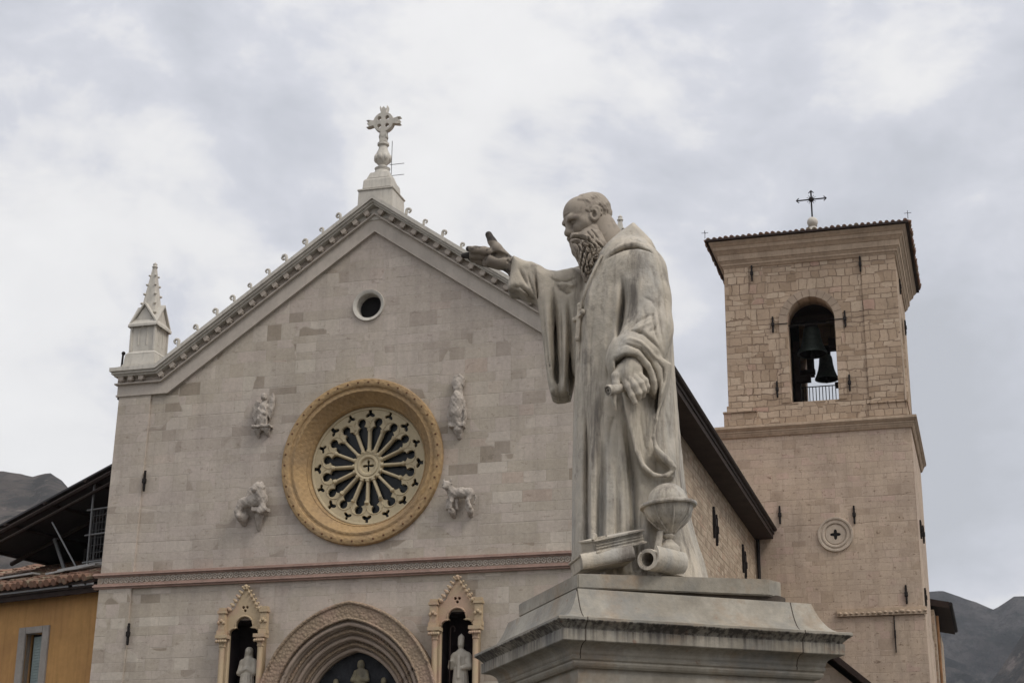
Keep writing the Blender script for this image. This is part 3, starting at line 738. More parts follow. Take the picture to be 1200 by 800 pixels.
        lim = .34 if vf >= 0 else .02
        front = np.clip((lim-sc.ax[1])/.12, 0, 1)[None, :, None]
        sc.F[ia:ib, :, ka:kb] -= disp[:, None, :]*front
    roughen(sc, .0012, 40)
    me = sc.mesh('robe')
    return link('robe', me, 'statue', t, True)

def build_head(t):
    sc = Sculpt((-.95, -.52, 2.55), (-.15, .42, 3.68), .0062)
    hs = .455
    fw_yaw = radians(27); fw_pit = radians(24)
    f = Vector((-cos(fw_yaw)*cos(fw_pit), -sin(fw_yaw)*cos(fw_pit), -sin(fw_pit)))
    l = Vector((sin(fw_yaw), -cos(fw_yaw), 0)); up = l.cross(f); up = up if up.z > 0 else -up
    H = Vector(S(688, 258, -.03))
    def h(a, b, c): return tuple(H+hs*(a*f+b*l+c*up))     # forward, towards the viewer's side, up
    rot = Matrix((f, l, up)).transposed()
    E = lambda c, r, k=.03, op='add', ro=rot: sc.ell(h(*c), [hs*q for q in r], k, op, ro)
    K = lambda pts, rads, k=.03, op='add': sc.chain([h(*p) for p in pts], [hs*r for r in rads], k, op)
    # neck and throat
    sc.chain([S(704, 268, .0), S(712, 285, .0), S(720, 305, .0)], [.145, .15, .17], .06)
    E((-.085, 0, .12), (.425, .345, .37), .05)
    E((.12, 0, .13), (.305, .31, .345), .06)
    E((.14, 0, -.16), (.27, .255, .34), .08)
    E((.0, 0, -.2), (.28, .27, .22), .08)
    for s_ in (-1, 1):
        K([(.395, s_*.045, .055), (.40, s_*.14, .085), (.31, s_*.25, .04)], ([.06, .074, .055] if s_ > 0 else [.045, .05, .04]), .025)     # brow
        E((.44, s_*.14, -.035), (.16, .12, .088), .018, 'sub')
        E((.295, s_*.14, -.045), (.072, .078, .066), .008)                                          # eyeball
        K([(.365, s_*.06, -.005), (.385, s_*.135, .018), (.33, s_*.215, -.01)], [.018, .022, .02], .015)   # upper lid
        K([(.36, s_*.07, -.065), (.37, s_*.135, -.082), (.32, s_*.2, -.06)], [.016, .018, .016], .02)
        K([(.30, s_*.17, -.15), (.20, s_*.25, -.10), (.05, s_*.29, -.04)], [.075, .07, .05], .06)      # cheekbone
        E((.455, s_*.055, -.165), (.06, .045, .045), .02)                                          # nostril wing
    K([(.385, 0, .05), (.43, 0, -.03), (.50, 0, -.13)], [.045, .048, .062], .03)
    E((.50, 0, -.15), (.065, .06, .05), .03)
    for vv, sg in ((-.185, -1), (.135, 1)):
        ring = [S(697.5+4.4*cos(q)-1.0*sin(q), 250+7.2*sin(q), vv-.012*sg*cos(q)) for q in np.linspace(-2.6, 2.9, 16)]
        sc.ell(S(697.5, 250, vv-.02*sg), (.035, .05, .055), .02)
        sc.chain(ring, [.019]*13+[.021, .023, .02], .008)
        sc.ell(S(696.5, 250.5, vv+.03*sg), (.020, .035, .036), .010, 'sub')
    for zc in (.19, .255): K([(.40, -.14, zc), (.425, 0, zc+.01), (.40, .14, zc)], [.008, .012, .008], .012, 'sub')
    head = link('head', sc.mesh('head'), 'head', t, True)
    # ---- hair: close-cropped cap round the back and sides, curling over the ears
    sc = Sculpt((-.85, -.52, 2.9), (-.15, .42, 3.68), .0062)
    E((-.10, 0, .12), (.455, .388, .400), .012)
    E((.545, 0, .40), (.56, .52, .50), .02, 'sub')
    E((.40, 0, -.12), (.42, .60, .36), .03, 'sub')
    E((.05, 0, -.56), (.60, .6, .36), .04, 'sub')
    sc.chain([S(698, 240, 0), S(700.5, 251, 0), S(702, 262, 0)], [.11, .095, .082], .04)
    for vv in (-.20, .16): sc.ell(S(697, 251, vv), (.050, .075, .070), .015, 'sub')
    sc.chain([S(690, 262, -.2), S(697, 268, -.12)], [.06, .05], .02, 'sub')
    rng = random.Random(3)
    for s_ in (-1, 1):
        for k in range(8):
            q = k/7; a0 = .10-.20*q; zz = .07+.10*q
            K([(a0+.05, s_*(.30+.03*q), zz+.07), (a0, s_*(.335+.02*q), zz+.05), (a0-.03, s_*(.345+.02*q), zz-.01), (a0+.0, s_*(.345+.02*q), zz-.05)], [.018, .034, .032, .012], .012)
        for k in range(40):
            aa = radians(70+k*2.9); zz = rng.uniform(-.18, .42); w_ = rng.uniform(-.05, .05)
            def on(z_, a_):
                r_ = sqrt(max(.02, 1-((z_-.12)/.402)**2)); return (-.10+.457*r_*cos(a_), s_*.390*r_*sin(a_), z_)
            K([on(zz, aa), on(zz-.05, aa+w_+.03), on(zz-.11, aa+w_*2+.05)], [.008, .020, .008], .014)
    for pts in (((690, 233), (684, 235), (679, 239), (678, 243)), ((692, 236), (687, 239), (683, 243), (684, 247)), ((694, 240), (690, 243), (688, 247)), ((686, 232), (680, 235), (677, 238))):
        sc.chain([S(x, y, -.165-.004*i) for i, (x, y) in enumerate(pts)], [.016, .024, .020, .010][:len(pts)], .012)
    roughen(sc, .0015, 70)
    link('hair', sc.mesh('hair'), 'head', head, True)
    # ---- beard
    sc = Sculpt((-.92, -.60, 2.45), (-.25, .30, 3.35), .0055)
    for s_ in (-1, 1):
        K([(.47, s_*.02, -.225), (.455, s_*.08, -.245), (.40, s_*.16, -.31), (.35, s_*.215, -.40), (.33, s_*.22, -.47)], [.04, .066, .058, .036, .012], .010)    # moustache
        for q in (.02, .06): K([(.50, s_*q, -.23), (.47, s_*(q+.07), -.27), (.43, s_*(q+.12), -.34)], [.012, .016, .010], .006)
        for k in range(8):      # short whiskers along the jaw
            q = k/7; w_ = .03*sin(k*2.1)
            K([(.0+.20*q, s_*(.30-.05*q), -.17-.13*q), (.03+.20*q+w_, s_*(.285-.05*q), -.27-.12*q), (.05+.20*q-w_, s_*(.255-.06*q), -.40-.09*q)], [.010, .022, .013], .010)
    K([(.31, 0, -.44), (.29, 0, -.54)], [.13, .15], .04)
    path = [(685, 287, -.13), (688, 294, -.155), (690, 302, -.175), (691, 312, -.20), (690, 322, -.22), (687, 329, -.23)]
    rad = [.088, .094, .088, .070, .044, .018]
    sc.chain([S(*p) for p in path], rad, .05)
    CH = lambda pts, rr, k=.03, op='add': sc.chain([S(*p) for p in pts], rr, k, op)
    CH([(691, 261, -.12), (694, 269, -.14), (698, 279, -.165), (703, 289, -.18), (701, 300, -.20), (696, 311, -.22)], [.022, .040, .060, .060, .048, .035], .05)
    CH([(686, 270, -.14), (690, 280, -.175), (694, 292, -.19), (694, 305, -.21)], [.030, .062, .072, .055], .05)
    CH([(676, 279, -.15), (676, 285, -.16), (678, 294, -.17)], [.045, .055, .06])
    K([(.43, -.04, -.325), (.445, 0, -.32), (.43, .06, -.33), (.39, .13, -.37)], [.016, .024, .022, .012], .008, 'sub')
    # wavy locks drawn over the beard
    edge = lambda y: (np.interp(y, [270, 284, 292, 299, 309, 322, 329], [667, 668.5, 671, 673.5, 677, 681.5, 686]), np.interp(y, [259, 272, 283, 290, 302, 312, 327], [696, 699, 704, 708.5, 703, 697, 690]))
    X = sc.ax[0][:, None]; Z = sc.ax[2][None, :]; tot = np.zeros((len(sc.ax[0]), len(sc.ax[2])))
    for k in range(17):
        fk = (k+.6)/17.4; y0 = 275+10*max(0, .55-fk)+rng.uniform(-3, 4)-12*max(0, fk-.6); y1 = rng.uniform(312, 329) if fk > .15 else 318
        ph = rng.uniform(0, 6.28); wl = rng.uniform(17, 27); A = .9+1.7*fk
        P = []
        for i in range(30):
            y = y0+(y1-y0)*i/29; l_, r_ = edge(y); P.append((l_+(r_-l_)*fk+A*min(1, i/8)*sin(2*pi*y/wl+ph), y))
        P = S2(P, -.25); dd, tt = polyline_d(P, X, Z)
        tap = np.clip(tt/.22, 0, 1)*np.clip((1-tt)/.15, 0, 1)
        tap = tap*np.clip((fk-.02)/.25, 0, 1)*np.clip((1.04-fk)/.15, 0, 1)
        tot += tap*(-.022*np.exp(-1.4*dd/.008)+.008*np.exp(-((dd-.014)/.009)**2))
    for k in range(5):      # tight curls towards the tip and the near edge
        y = 286+8*k; l_, r_ = edge(y); x0 = l_+(r_-l_)*rng.uniform(.45, .9); sg = rng.choice((-1, 1))
        P = [(x0+(3.4-.22*i)*cos(i*.55)*sg, y+(3.4-.22*i)*sin(i*.55)) for i in range(13)]
        P = S2(P, -.25); dd, tt = polyline_d(P, X, Z)
        tot += .016*np.exp(-(dd/.009)**2)-.022*np.exp(-((dd-.014)/.006)**2)
    for P, am, w_ in (([(667, 275.5), (672, 276), (678, 277), (684, 279.5), (690, 283.5), (694, 288)], -.034, .0075), ([(668, 272.5), (675, 272.5), (683, 274.5), (690, 278), (696, 284)], .020, .014), ([(670, 281), (675, 284), (681, 284)], -.018, .008), ([(672, 279), (677, 280), (681, 281)], .014, .012),
                      ([(676, 270.5), (682, 272.5), (688, 276)], -.012, .006), ([(688, 270), (692, 276), (696, 281)], -.016, .007), ([(692, 266), (697, 273), (701, 280)], -.014, .007), ([(683, 285), (684, 294), (681, 303)], -.020, .008)):
        dd, tt = polyline_d(S2(P, -.25), X, Z); tot += am*np.exp(-(dd/w_)**2)*np.clip(tt/.15, 0, 1)*np.clip((1-tt)/.2, 0, 1)
    front = np.clip((.0-sc.ax[1])/.08, 0, 1)[None, :, None]
    sc.F -= (tot[:, None, :]*front).astype(np.float32)
    roughen(sc, .0015, 60)
    link('beard', sc.mesh('beard'), 'head', head, True)

def build_hands(t):
    # ---- far hand, stretched out, palm up and open
    sc = Sculpt((-1.72, -.16, 2.76), (-1.10, .40, 3.34), .0055)
    C = lambda pts, rads, k=.014, op='add': sc.chain([S(*p) for p in pts], rads, k, op)
    C([(620, 330, .165), (606, 320, .15), (595, 309, .135)], [.072, .066, .062], .03)
    C([(594, 308, .13), (586, 304, .13), (577, 301, .12)], [.070, .078, .064], .04)
    C([(586, 307, .08), (576, 304, .06)], [.05, .045], .04); C([(588, 303, .19), (577, 301, .19)], [.05, .042], .04)
    C([(583, 309, .12), (570, 308, .11)], [.045, .04], .04)
    C([(590, 301, .08), (582, 291, .05), (576.5, 283, .04), (572.5, 275, .035)], [.055, .046, .037, .031], .02)          # thumb
    C([(577, 296, .055), (567, 293.5, .03), (557, 292.5, .015), (548.5, 291.5, .01)], [.038, .036, .032, .025], .014)     # index
    C([(575, 300, .11), (563, 299, .085), (552, 299, .075), (543, 299.5, .07)], [.038, .037, .033, .026], .014)           # middle
    C([(574, 304, .16), (563, 305.5, .15), (554, 303.5, .14), (548, 299.5, .135)], [.036, .035, .031, .025], .014)        # ring
    C([(576, 306, .21), (567, 308.5, .215), (560, 306.5, .21), (555, 303, .205)], [.033, .031, .027, .022], .014)         # little
    C([(592, 300, .045), (584, 299, .04), (578, 299, .05)], [.018, .022, .018], .03, 'sub')                             # hollow of the palm
    C([(603, 312, .07), (595, 306, .06)], [.010, .008], .015, 'sub')
    link('hand', sc.mesh('hand'), 'hand', t, True, 'open raised hand with dark stained fingertips')
    # ---- near hand, back towards the viewer, closing on the scroll
    sc = Sculpt((-.48, -.95, 1.40), (.08, -.42, 2.05), .0055)
    C([(748, 424, -.58), (738, 430, -.64)], [.075, .08], .03)
    C([(738, 430, -.65), (735, 437, -.67), (738, 444, -.68)], [.066, .062, .052], .04)
    C([(746, 434, -.65), (748, 441, -.66)], [.052, .044], .04)
    C([(729, 436, -.67), (731, 443, -.69)], [.042, .038], .04)
    C([(731, 443, -.69), (736.5, 453, -.72), (741, 463, -.725), (744.5, 471, -.71)], [.034, .032, .027, .021], .010)        # index, pointing down
    C([(738, 443, -.70), (745, 452, -.735), (749, 460, -.73), (749, 466, -.69)], [.034, .033, .028, .022], .009)
    C([(744, 442, -.70), (751, 449, -.73), (754.5, 457, -.715), (754, 463, -.68)], [.032, .031, .027, .021], .009)
    C([(750, 440, -.68), (756, 446, -.70), (758.5, 453, -.69), (758, 458, -.66)], [.028, .028, .024, .019], .009)
    C([(728, 432, -.67), (722, 441, -.70), (722, 450, -.715), (726, 456, -.715)], [.042, .036, .030, .024], .02)           # thumb along the scroll
    link('hand', sc.mesh('hand'), 'statue', t, True, 'lowered hand gripping the small scroll')

def build_statue():
    t = thing('statue', (PC.x, PC.y, SLAB_Z), 'tall weathered marble statue of a bearded robed monk with outstretched arm on the pedestal', 'statue', ST_ANG)
    build_robe(t); build_head(t); build_hands(t)
    # small scroll gripped in the lowered hand
    a = Vector(S(713, 457.5, -.80)); b = Vector(S(738, 452, -.60)); d = (b-a).normalized()
    p1 = d.cross(Vector((0, 0, 1))).normalized(); p2 = d.cross(p1)
    mb = MB()
    prof = [(.0, .012), (.012, .012), (.013, 0), (.022, 0), (.024, .012), (.030, .012), (.031, -.004), (.042, -.006), (.046, .004), (.047, .03), (.040, .06), (.038, .30), (.0, .31)]
    rings = [[a+d*h_+max(r, .0006)*(cos(2*pi*i/20)*p1+sin(2*pi*i/20)*p2) for i in range(20)] for r, h_ in prof]
    mb.loft(rings)
    mb.tube([S(720, 462, -.72), S(719.5, 470, -.71), S(721, 477, -.69), S(722, 481, -.67)], [.022, .020, .014, .006], 8)
    mb.build('scroll', 'statue', t, smooth=True, local=True)
    # cord and pectoral cross
    cord = []
    for x, y in ((706, 303), (699, 317), (692, 331), (686, 344), (682, 354), (680.5, 362)):
        u, _, z = S(x, y, -.28); cord.append((u, body_front(u, z)-.035, z))
    cr = MB(); cr.tube(cord, .011, 6)
    c = MB()
    cu = [S(680, 358, -.22), S(679, 372, -.24), S(676.5, 397, -.2)]
    v = lambda x, y: (lambda q: (q[0], min(body_front(q[0], q[2]), -.12)-.045, q[2]))(S(x, y, -.22))
    def bar(p, q, w):
        p = Vector(p); q = Vector(q); d = (q-p).normalized(); s_ = d.cross(Vector((0, 1, 0))).normalized(); n = d.cross(s_)
        c.loft([[p+w*(s_*i+n*j*.6) for i, j in ((-1, -1), (1, -1), (1, 1), (-1, 1))], [q+w*(s_*i+n*j*.6) for i, j in ((-1, -1), (1, -1), (1, 1), (-1, 1))]])
    bar(v(680, 360), v(677, 397), .018); bar(v(673.5, 372.5), v(684, 371), .017)
    for p in ((680, 359), (677, 398), (673.5, 372.5), (684, 371)): c.ball(v(*p), .026, n=6)
    co = c.build('cross', 'statue', t, bevel=.003, local=True)
    link('cord', cr.mesh('cord', True), 'statue', co, True)
build_statue()

def monument_props():
    to_w = Matrix.Translation((PC.x, PC.y, SLAB_Z)) @ Matrix.Rotation(ST_ANG, 4, 'Z')
    def wthing(name, lp, label, cat):
        p = to_w @ Vector(lp); return thing(name, p, label, cat, ST_ANG)
    # --- celestial globe in its ring on a turned stand
    c = Vector(S(783, 592, -.62)); base = .03
    t = wthing('globe', (c.x, c.y, base), 'stone celestial globe in a wide ring on a turned stand at the statue\'s feet', 'globe')
    zc = c.z-base
    mb = MB(); R = .168
    tilt = Matrix.Translation((0, 0, zc)) @ Matrix.Rotation(radians(-4), 4, 'Y')
    prof = [(R*sin(a), R*cos(a)) for a in np.linspace(.02, pi-.02, 26)]
    s_ = MB(); s_.lathe(prof, n=36)
    for vv in s_.bm.verts: vv.co = tilt @ (vv.co+Vector((0, 0, .012)))
    s_.build('sphere', 'statue', t, True, local=True)
    r_ = MB(); r_.lathe([(R+.004, -.014), (R+.058, -.016), (R+.064, -.006), (R+.062, .008), (R+.05, .014), (R+.004, .012), (R+.004, -.014)], n=40)
    for vv in r_.bm.verts: vv.co = tilt @ vv.co
    r_.build('ring', 'statue', t, True, local=True)
    m_ = MB(); m_.lathe([(R+.03, -.014), (R+.024, -.05), (R-.0, -.105), (R-.055, -.16), (R-.11, -.20), (R-.135, -.225), (0, -.226)], n=36)
    for vv in m_.bm.verts: vv.co = tilt @ vv.co
    for k in range(8):
        q_ = k*pi/4+.2; m_.tube([tilt @ Vector((r_*cos(q_), r_*sin(q_), z_)) for r_, z_ in ((R+.028, -.03), (R+.004, -.105), (R-.051, -.16), (R-.106, -.20), (R-.13, -.222))], .009, 5)
    m_.build('bowl', 'statue', t, True, local=True)
    st = MB(); zb = zc-R-.05
    st.lathe([(.0, 0), (.12, 0), (.12, .04), (.10, .06), (.085, .10), (.086, zb-.13), (.082, zb-.115), (.05, zb-.085), (.032, zb-.06), (.05, zb-.04), (.052, zb-.03), (.034, zb-.015), (.06, zb+.02), (.0, zb+.03)], n=28)
    st.build('stand', 'statue', t, True, local=True)
    b_ = MB(); p = Vector(S(774, 622, -.66))-Vector((c.x, c.y, base)); q = Vector(S(769, 658, -.70))-Vector((c.x, c.y, base))
    dx = Vector((.024, 0, 0)); dy = Vector((0, .02, 0))
    b_.loft([[p-dx-dy, p+dx-dy, p+dx+dy, p-dx+dy], [q-dx*1.3-dy, q+dx*1.3-dy, q+dx*1.3+dy, q-dx*1.3+dy]])
    b_.build('brace', 'statue', t, bevel=.004, local=True)
    # --- two books
    def book(label, a, b, th, depth, lean, mat='statue'):
        """a: front lower left, b: front lower right (local), th thickness, depth away"""
        a = Vector(a); b = Vector(b); d = (b-a); Lg = d.length; d.normalize()
        back = Vector((-d.y, d.x, 0)).normalized(); back = (back+Vector((0, 0, lean))).normalized(); n = d.cross(back).normalized()
        t = wthing('book', a, label, 'book')
        o = lambda i, j, k: d*i+back*j+n*k
        def block(mb, i0, i1, j0, j1, k0, k1):
            mb.loft([[o(i0, j0, k0), o(i1, j0, k0), o(i1, j1, k0), o(i0, j1, k0)], [o(i0, j0, k1), o(i1, j0, k1), o(i1, j1, k1), o(i0, j1, k1)]])
        cv = MB(); bt = .017
        block(cv, 0, Lg, 0, depth, 0, bt); block(cv, 0, Lg, 0, depth, th-bt, th)
        return t, cv, block, o, Lg, bt, d, back, n
    p0 = S(684, 666, -.98); p1 = S(745, 655, -.86)
    t1, cv, block, o, Lg, bt, d, back, n = book('thick closed stone book lying flat under the tilted book on the slab', p0, p1, .118, .40, 0)
    # rounded spine towards the viewer
    sp = MB(); rr = []
    for i in (0, Lg):
        rr.append([o(i, -.036*sin(pi*q/8)+.012, .059-.059*cos(pi*q/8)) for q in range(9)])
    sp.loft(rr, True); pg = MB(); block(pg, .012, Lg-.012, .012, .385, .017, .101)
    cvo = cv.build('cover', 'statue', t1, bevel=.004, local=True); sp.build('spine', 'statue', t1, True, local=True); pg.build('pages', 'statue', t1, local=True)
    p0 = S(700, 649, -.97); p1 = S(759, 636, -.80)
    t2, cv, block, o, Lg, bt, d, back, n = book('slimmer stone book leaning tilted on top of the thick closed book', p0, p1, .112, .36, .16)
    pg = MB()
    for k in range(7): block(pg, .014, Lg-.016, .020+.008*(k % 2), .34, .017+.0111*k, .017+.0111*(k+1)-.002)
    cv.build('cover', 'statue', t2, bevel=.004, local=True); pg.build('pages', 'statue', t2, local=True)
    cl = MB(); q = o(.03, .03, .112)
    for (i0, i1, j0, j1) in ((.03, .11, .03, .05), (.05, .14, .06, .075)): block(cl, i0, i1, j0, j1, .1125, .126)
    cl.tube([o(.0, .02, .11), o(.02, .04, .138), o(.035, .07, .138), o(.04, .1, .115)], [.012, .026, .026, .012], 8)
    cl.build('clasp', 'statue', t2, True, local=True)
    # --- unrolled parchment: open tube with curling end, hanging over the slab's edge
    a = Vector(S(759, 655, -1.02)); e = Vector(S(796, 664, -.60)); d = (e-a).normalized(); s1 = d.cross(Vector((0, 0, 1))).normalized(); s2 = s1.cross(d)
    t3 = wthing('parchment_roll', a, 'rolled stone parchment with open end hanging over the slab edge below the globe', 'scroll')
    L_ = (e-a).length
    mb = MB(); rings = []
    N_ = 40
    def spiral(q): return .083-.022*q/(2*pi*1.25)*1.25
    out = []
    for i, hh in enumerate((0, .02, L_*.5, L_*.85, L_)):
        sc_ = (1.0, 1.02, .98, .9, .72)[i]
        ring = []
        for k in range(N_): qq = 2*pi*k/N_; ring.append(d*hh+sc_*.082*(cos(qq)*s1+sin(qq)*s2))
        out.append(ring)
    inn = [[d*hh+.055*(cos(2*pi*k/N_)*s1+sin(2*pi*k/N_)*s2) for k in range(N_)] for hh in (0, .22)]
    mb.loft(inn[::-1]+out, True)
    mb.build('roll', 'statue', t3, True, local=True)
    fl = MB(); pr = []
    for hh in (-.01, L_*.9):
        row = []
        for k in range(15):
            qq = pi*.25-k*pi*1.5/14; rad_ = .084+.05*max(0, (k-7)/7)**1.5
            row.append(d*hh+rad_*(cos(qq)*s1*-1+sin(qq)*s2))
        row2 = [p*1.0+(p-d*(p.dot(d))).normalized()*-.016 for p in row[::-1]]
        pr.append(row+row2)
    fl.loft(pr, True)
    fl.build('outer_leaf', 'statue', t3, True, local=True)
    tu = MB()
    for k in range(9):
        a_ = k*.7; tu.tube([e-a, e-a+Vector((.03*cos(a_), .03*sin(a_)-.02, .03+.01*(k % 3))), e-a+Vector((.07*cos(a_), .05*sin(a_)-.03, .035+.02*(k % 2)))], [.014, .011, .004], 5)
    tu.build('torn_edge', 'statue', t3, True, local=True)
monument_props()

# ------------------------------------------------------------------ ground and far hills
def ground():
    mb = MB(); mb.loft([[(-5000, -5000, 0), (5000, -5000, 0)], [(-5000, 5000, 0), (5000, 5000, 0)]], cap=False, closed=False)
    tag(mb.build('ground', 'paving'), kind='structure')
ground()
def hill(name, mat, az0, az1, d0, d1, ridge, seed, n=220, m=70):
    """terrain: azimuth fan seen from the square, rising from d0 to a ridge of given elevation at distance d1"""
    from mathutils import noise as mn
    mb = MB(); R = []
    for i in range(n+1):
        az = az0+(az1-az0)*i/n
        el = np.interp(az, [p[0] for p in ridge], [p[1] for p in ridge]); row = []
        for j in range(m+1):
            t = j/m; d = d0+(d1*1.5-d0)*t
            top = 1.6+d1*el; td = (d1-d0)/(d1*1.5-d0)
            hgt = top*((t/td)**1.35 if t < td else 1-.9*((t-td)/(1-td))**1.3)
            x = CAM_LOC.x+d*sin(radians(az)); y = CAM_LOC.y+d*cos(radians(az))
            v = Vector((x/300, y/300, seed)); amp = top*.24*sin(pi*min(1, t/td*.98) if t < td else 0)
            rel = max(0, 1-abs(t-td)/td); hgt += amp*(1-rel**3)*(mn.fractal(v, .9, 2.1, 5)) + top*.005*mn.fractal(v*6, .9, 2.1, 4)
            row.append((x, y, max(hgt, -2)))
        R.append(row)
    mb.loft(R, cap=False, closed=False)
    tag(mb.build(name, mat, smooth='all'), kind='structure')
hill('hills', 'hill_a', -62, -20, 500, 1500, [(-62, .12), (-48, .20), (-40, .232), (-36, .225), (-33.47, .2384), (-32.8, .2378), (-32.4, .2362), (-31.87, .2395), (-31.4, .2345), (-30.6, .219), (-28, .17), (-24, .14), (-20, .10)], 3.3)
hill('mountains', 'hill_b', -12, 26, 900, 2500, [(-12, .10), (-7, .15), (-3.5, .168), (-2.4, .176), (-1.5, .1762), (-.9, .172), (.12, .1635), (.45, .167), (.8, .1712), (1.6, .172), (3, .185), (6, .18), (12, .20), (26, .14)], 9.1)
hill('hills', 'hill_a', -3.2, 30, 500, 1500, [(-3.2, .05), (-1.5, .095), (.2, .13), (1.2, .155), (4, .16), (12, .12), (30, .08)], 5.7)

# ------------------------------------------------------------------ church
AX = .13     # axis of the gable
church = thing('church', (0, 8, 0), 'pale limestone church with gabled front, round rose window and arched portal', 'church')
def facade_z(x): return 20.44-.705*abs(x-AX)
NICHE = ((-3.12, 0), (2.78, 0)); PORT = -.06
def trefoil_arch(cx, w, z0, zt):
    """cusped niche opening: straight sides, then two small lobes and a round head"""
    r = w*.60; zc = zt-r; pts = [(cx-w, z0)]
    zs = zc-.18
    pts += [(cx-w, zs-.06)]
    for i in range(7): a = pi+(-pi*.62)*i/6; pts.append((cx-w+.17+.17*cos(a), zs+.13*sin(a) if i else zs))
    a0 = pi+.15
    for i in range(13): a = a0-(a0*2-pi)*i/12; pts.append((cx+r*cos(a), zc+r*sin(a)))
    for i in range(7)[::-1]: a = pi+(-pi*.62)*i/6; pts.append((cx+w-.17-.17*cos(a), zs+.13*sin(a) if i else zs))
    pts += [(cx+w, zs-.06), (cx+w, z0)]
    return pts
def church_front():
    out = [(-7.72, 0), (-7.44, 15.2), (-7.40, 15.6), (-6.3, 15.6)]
    out += [(AX, facade_z(AX)-.35), (6.55, 15.6), (7.62, 15.6), (7.66, 15.2), (7.9, 0)]
    door = [(PORT+2.3, 0.02)]+arch_pts(PORT, 2.3, 6.2, 2.6)[::-1]+[(PORT-2.3, 0.02)]
    holes = [circ(-.02, 12.85, 2.2, 64), circ(.0, 17.3, .36, 36), door[::-1]]
    for cx, _ in NICHE: holes.append([(cx-.52, 6.3), (cx+.52, 6.3), (cx+.52, 8.72), (cx-.52, 8.72)])
    plate('facade_wall', out, holes, 0, .8, 'facade', church)
    # corner pilasters
    for sx, pts in ((-1, [(-7.735, 0), (-6.79, 0), (-6.45, 15.2), (-7.455, 15.2)]), (1, [(7.915, 0), (6.99, 0), (6.70, 15.2), (7.675, 15.2)])):
        mb = MB(); mb.prism(pts if sx < 0 else pts, -.07, -.002); mb.build('corner_pilaster', 'facade', church)
    # string course
    sc = MB()
    for z0, z1, y in ((9.70, 9.745, -.10), (9.745, 9.80, -.15), (9.80, 9.84, -.11), (10.02, 10.055, -.12), (10.055, 10.11, -.17), (10.11, 10.14, -.13)):
        sc.box(-7.66-.4*abs(y)-.02, 7.84, y, -.001, z0, z1)
    co = sc.build('string_course', 'pinkstone', church, bevel=.012)
    pn = MB(); pn.box(-7.62, 7.8, -.075, -.0015, 9.84, 10.02); pn.build('carved_panel', 'panelstone', co)
    lz = MB(); x = -7.5
    def bar(x0, z0, x1, z1, w=.014):
        d = Vector((x1-x0, 0, z1-z0)).normalized(); s = Vector((-d.z, 0, d.x))*w; p = Vector((x0, -.077, z0)); q = Vector((x1, -.077, z1)); y = Vector((0, -.024, 0))
        lz.loft([[p-s, p+s, p+s+y, p-s+y], [q-s, q+s, q+s+y, q-s+y]])
    while x < 7.6:
        bar(x, 9.855, x+.15, 10.005); bar(x, 10.005, x+.15, 9.855)
        lz.ball((x+.15, -.085, 9.93), .028, n=4)
        x += .155
    lz.build('lozenge_relief', 'carved', co)
    # raking cornice: stacked mouldings following the gable, level over the pilasters
    xl, xr, kl, kr = -7.52, 7.76, -6.30, 6.56
    def band(top, low, lev_top, lev_low, y0, y1, ext=0):
        """top/low: heights below the gable's crest line; lev_*: heights where it runs level"""
        def f(off, lev):
            k = (20.44-off-lev)/.705
            return [(xl-ext, lev), (AX-k, lev), (AX, 20.44-off), (AX+k, lev), (xr+ext, lev)]
        return f(top, lev_top), f(low, lev_low), y0, y1
    def rake(name, bands, m, bevel=0):
        mb = MB()
        for up_, lo_, y0, y1 in bands:
            for i in range(4):
                a, b = up_[i], up_[i+1]; c, d = lo_[i], lo_[i+1]
                mb.loft([[(a[0], y0, a[1]), (a[0], y1, a[1]), (c[0], y1, c[1]), (c[0], y0, c[1])], [(b[0], y0, b[1]), (b[0], y1, b[1]), (d[0], y1, d[1]), (d[0], y0, d[1])]], cap=(i in (0, 3)))
        return mb.build(name, m, church, bevel=bevel)
    cor = rake('gable_cornice', [band(-.02, .10, 15.97, 15.86, -.42, .9, .12), band(.10, .17, 15.86, 15.79, -.36, .6, .08), band(.17, .23, 15.79, 15.74, -.29, .3, .03)], 'marble')
    rake('dentil_backing', [band(.23, .44, 15.74, 15.57, -.10, .0, .0)], 'carved')
    rake('frieze', [band(.44, .49, 15.57, 15.53, -.18, .0, .06), band(.49, .93, 15.53, 15.24, -.075, .0, .0), band(.93, .98, 15.24, 15.19, -.11, .0, .02)], 'frieze')
    d0 = MB(); d0.box(-.075, .075, -.09, .07, -.045, .085); d0.ball((0, -.03, -.03), .058, n=6); dme = d0.mesh('dentil', True)
    def dentil(x, z, rot):
        o = link('dentil', dme, 'carved', church); o.location = (x, -.17, z); o.rotation_euler = (0, -rot, 0)
    k = 0.2
    while k < 6.25:
        for sgn in (-1, 1):
            x = AX+sgn*k
            if x < -6.4 or x > 6.6: continue
            dentil(x, facade_z(x)-.335, atan2(.705, 1)*(-sgn))
        k += .335
    for x in (-7.35, -7.05, -6.72, 6.9, 7.25, 7.6): dentil(x, 15.66, 0)
    # crockets along the gable
    cm = MB(); pts = []
    for i in range(14):
        q = i/13; a = -pi/2+q*pi*1.5
        pts.append((.0, 0, -.05+.02*i) if i < 5 else (.085-.085*cos((i-4)/9*pi*1.35), 0, .06+.075*sin((i-4)/9*pi*1.35)+.05))
    cm.tube(pts, [.06]*5+[.058-.002*i for i in range(9)], 7); cm.ball((pts[-1][0], 0, pts[-1][2]), .045, n=6)
    cme = cm.mesh('crocket', True)
    first = None
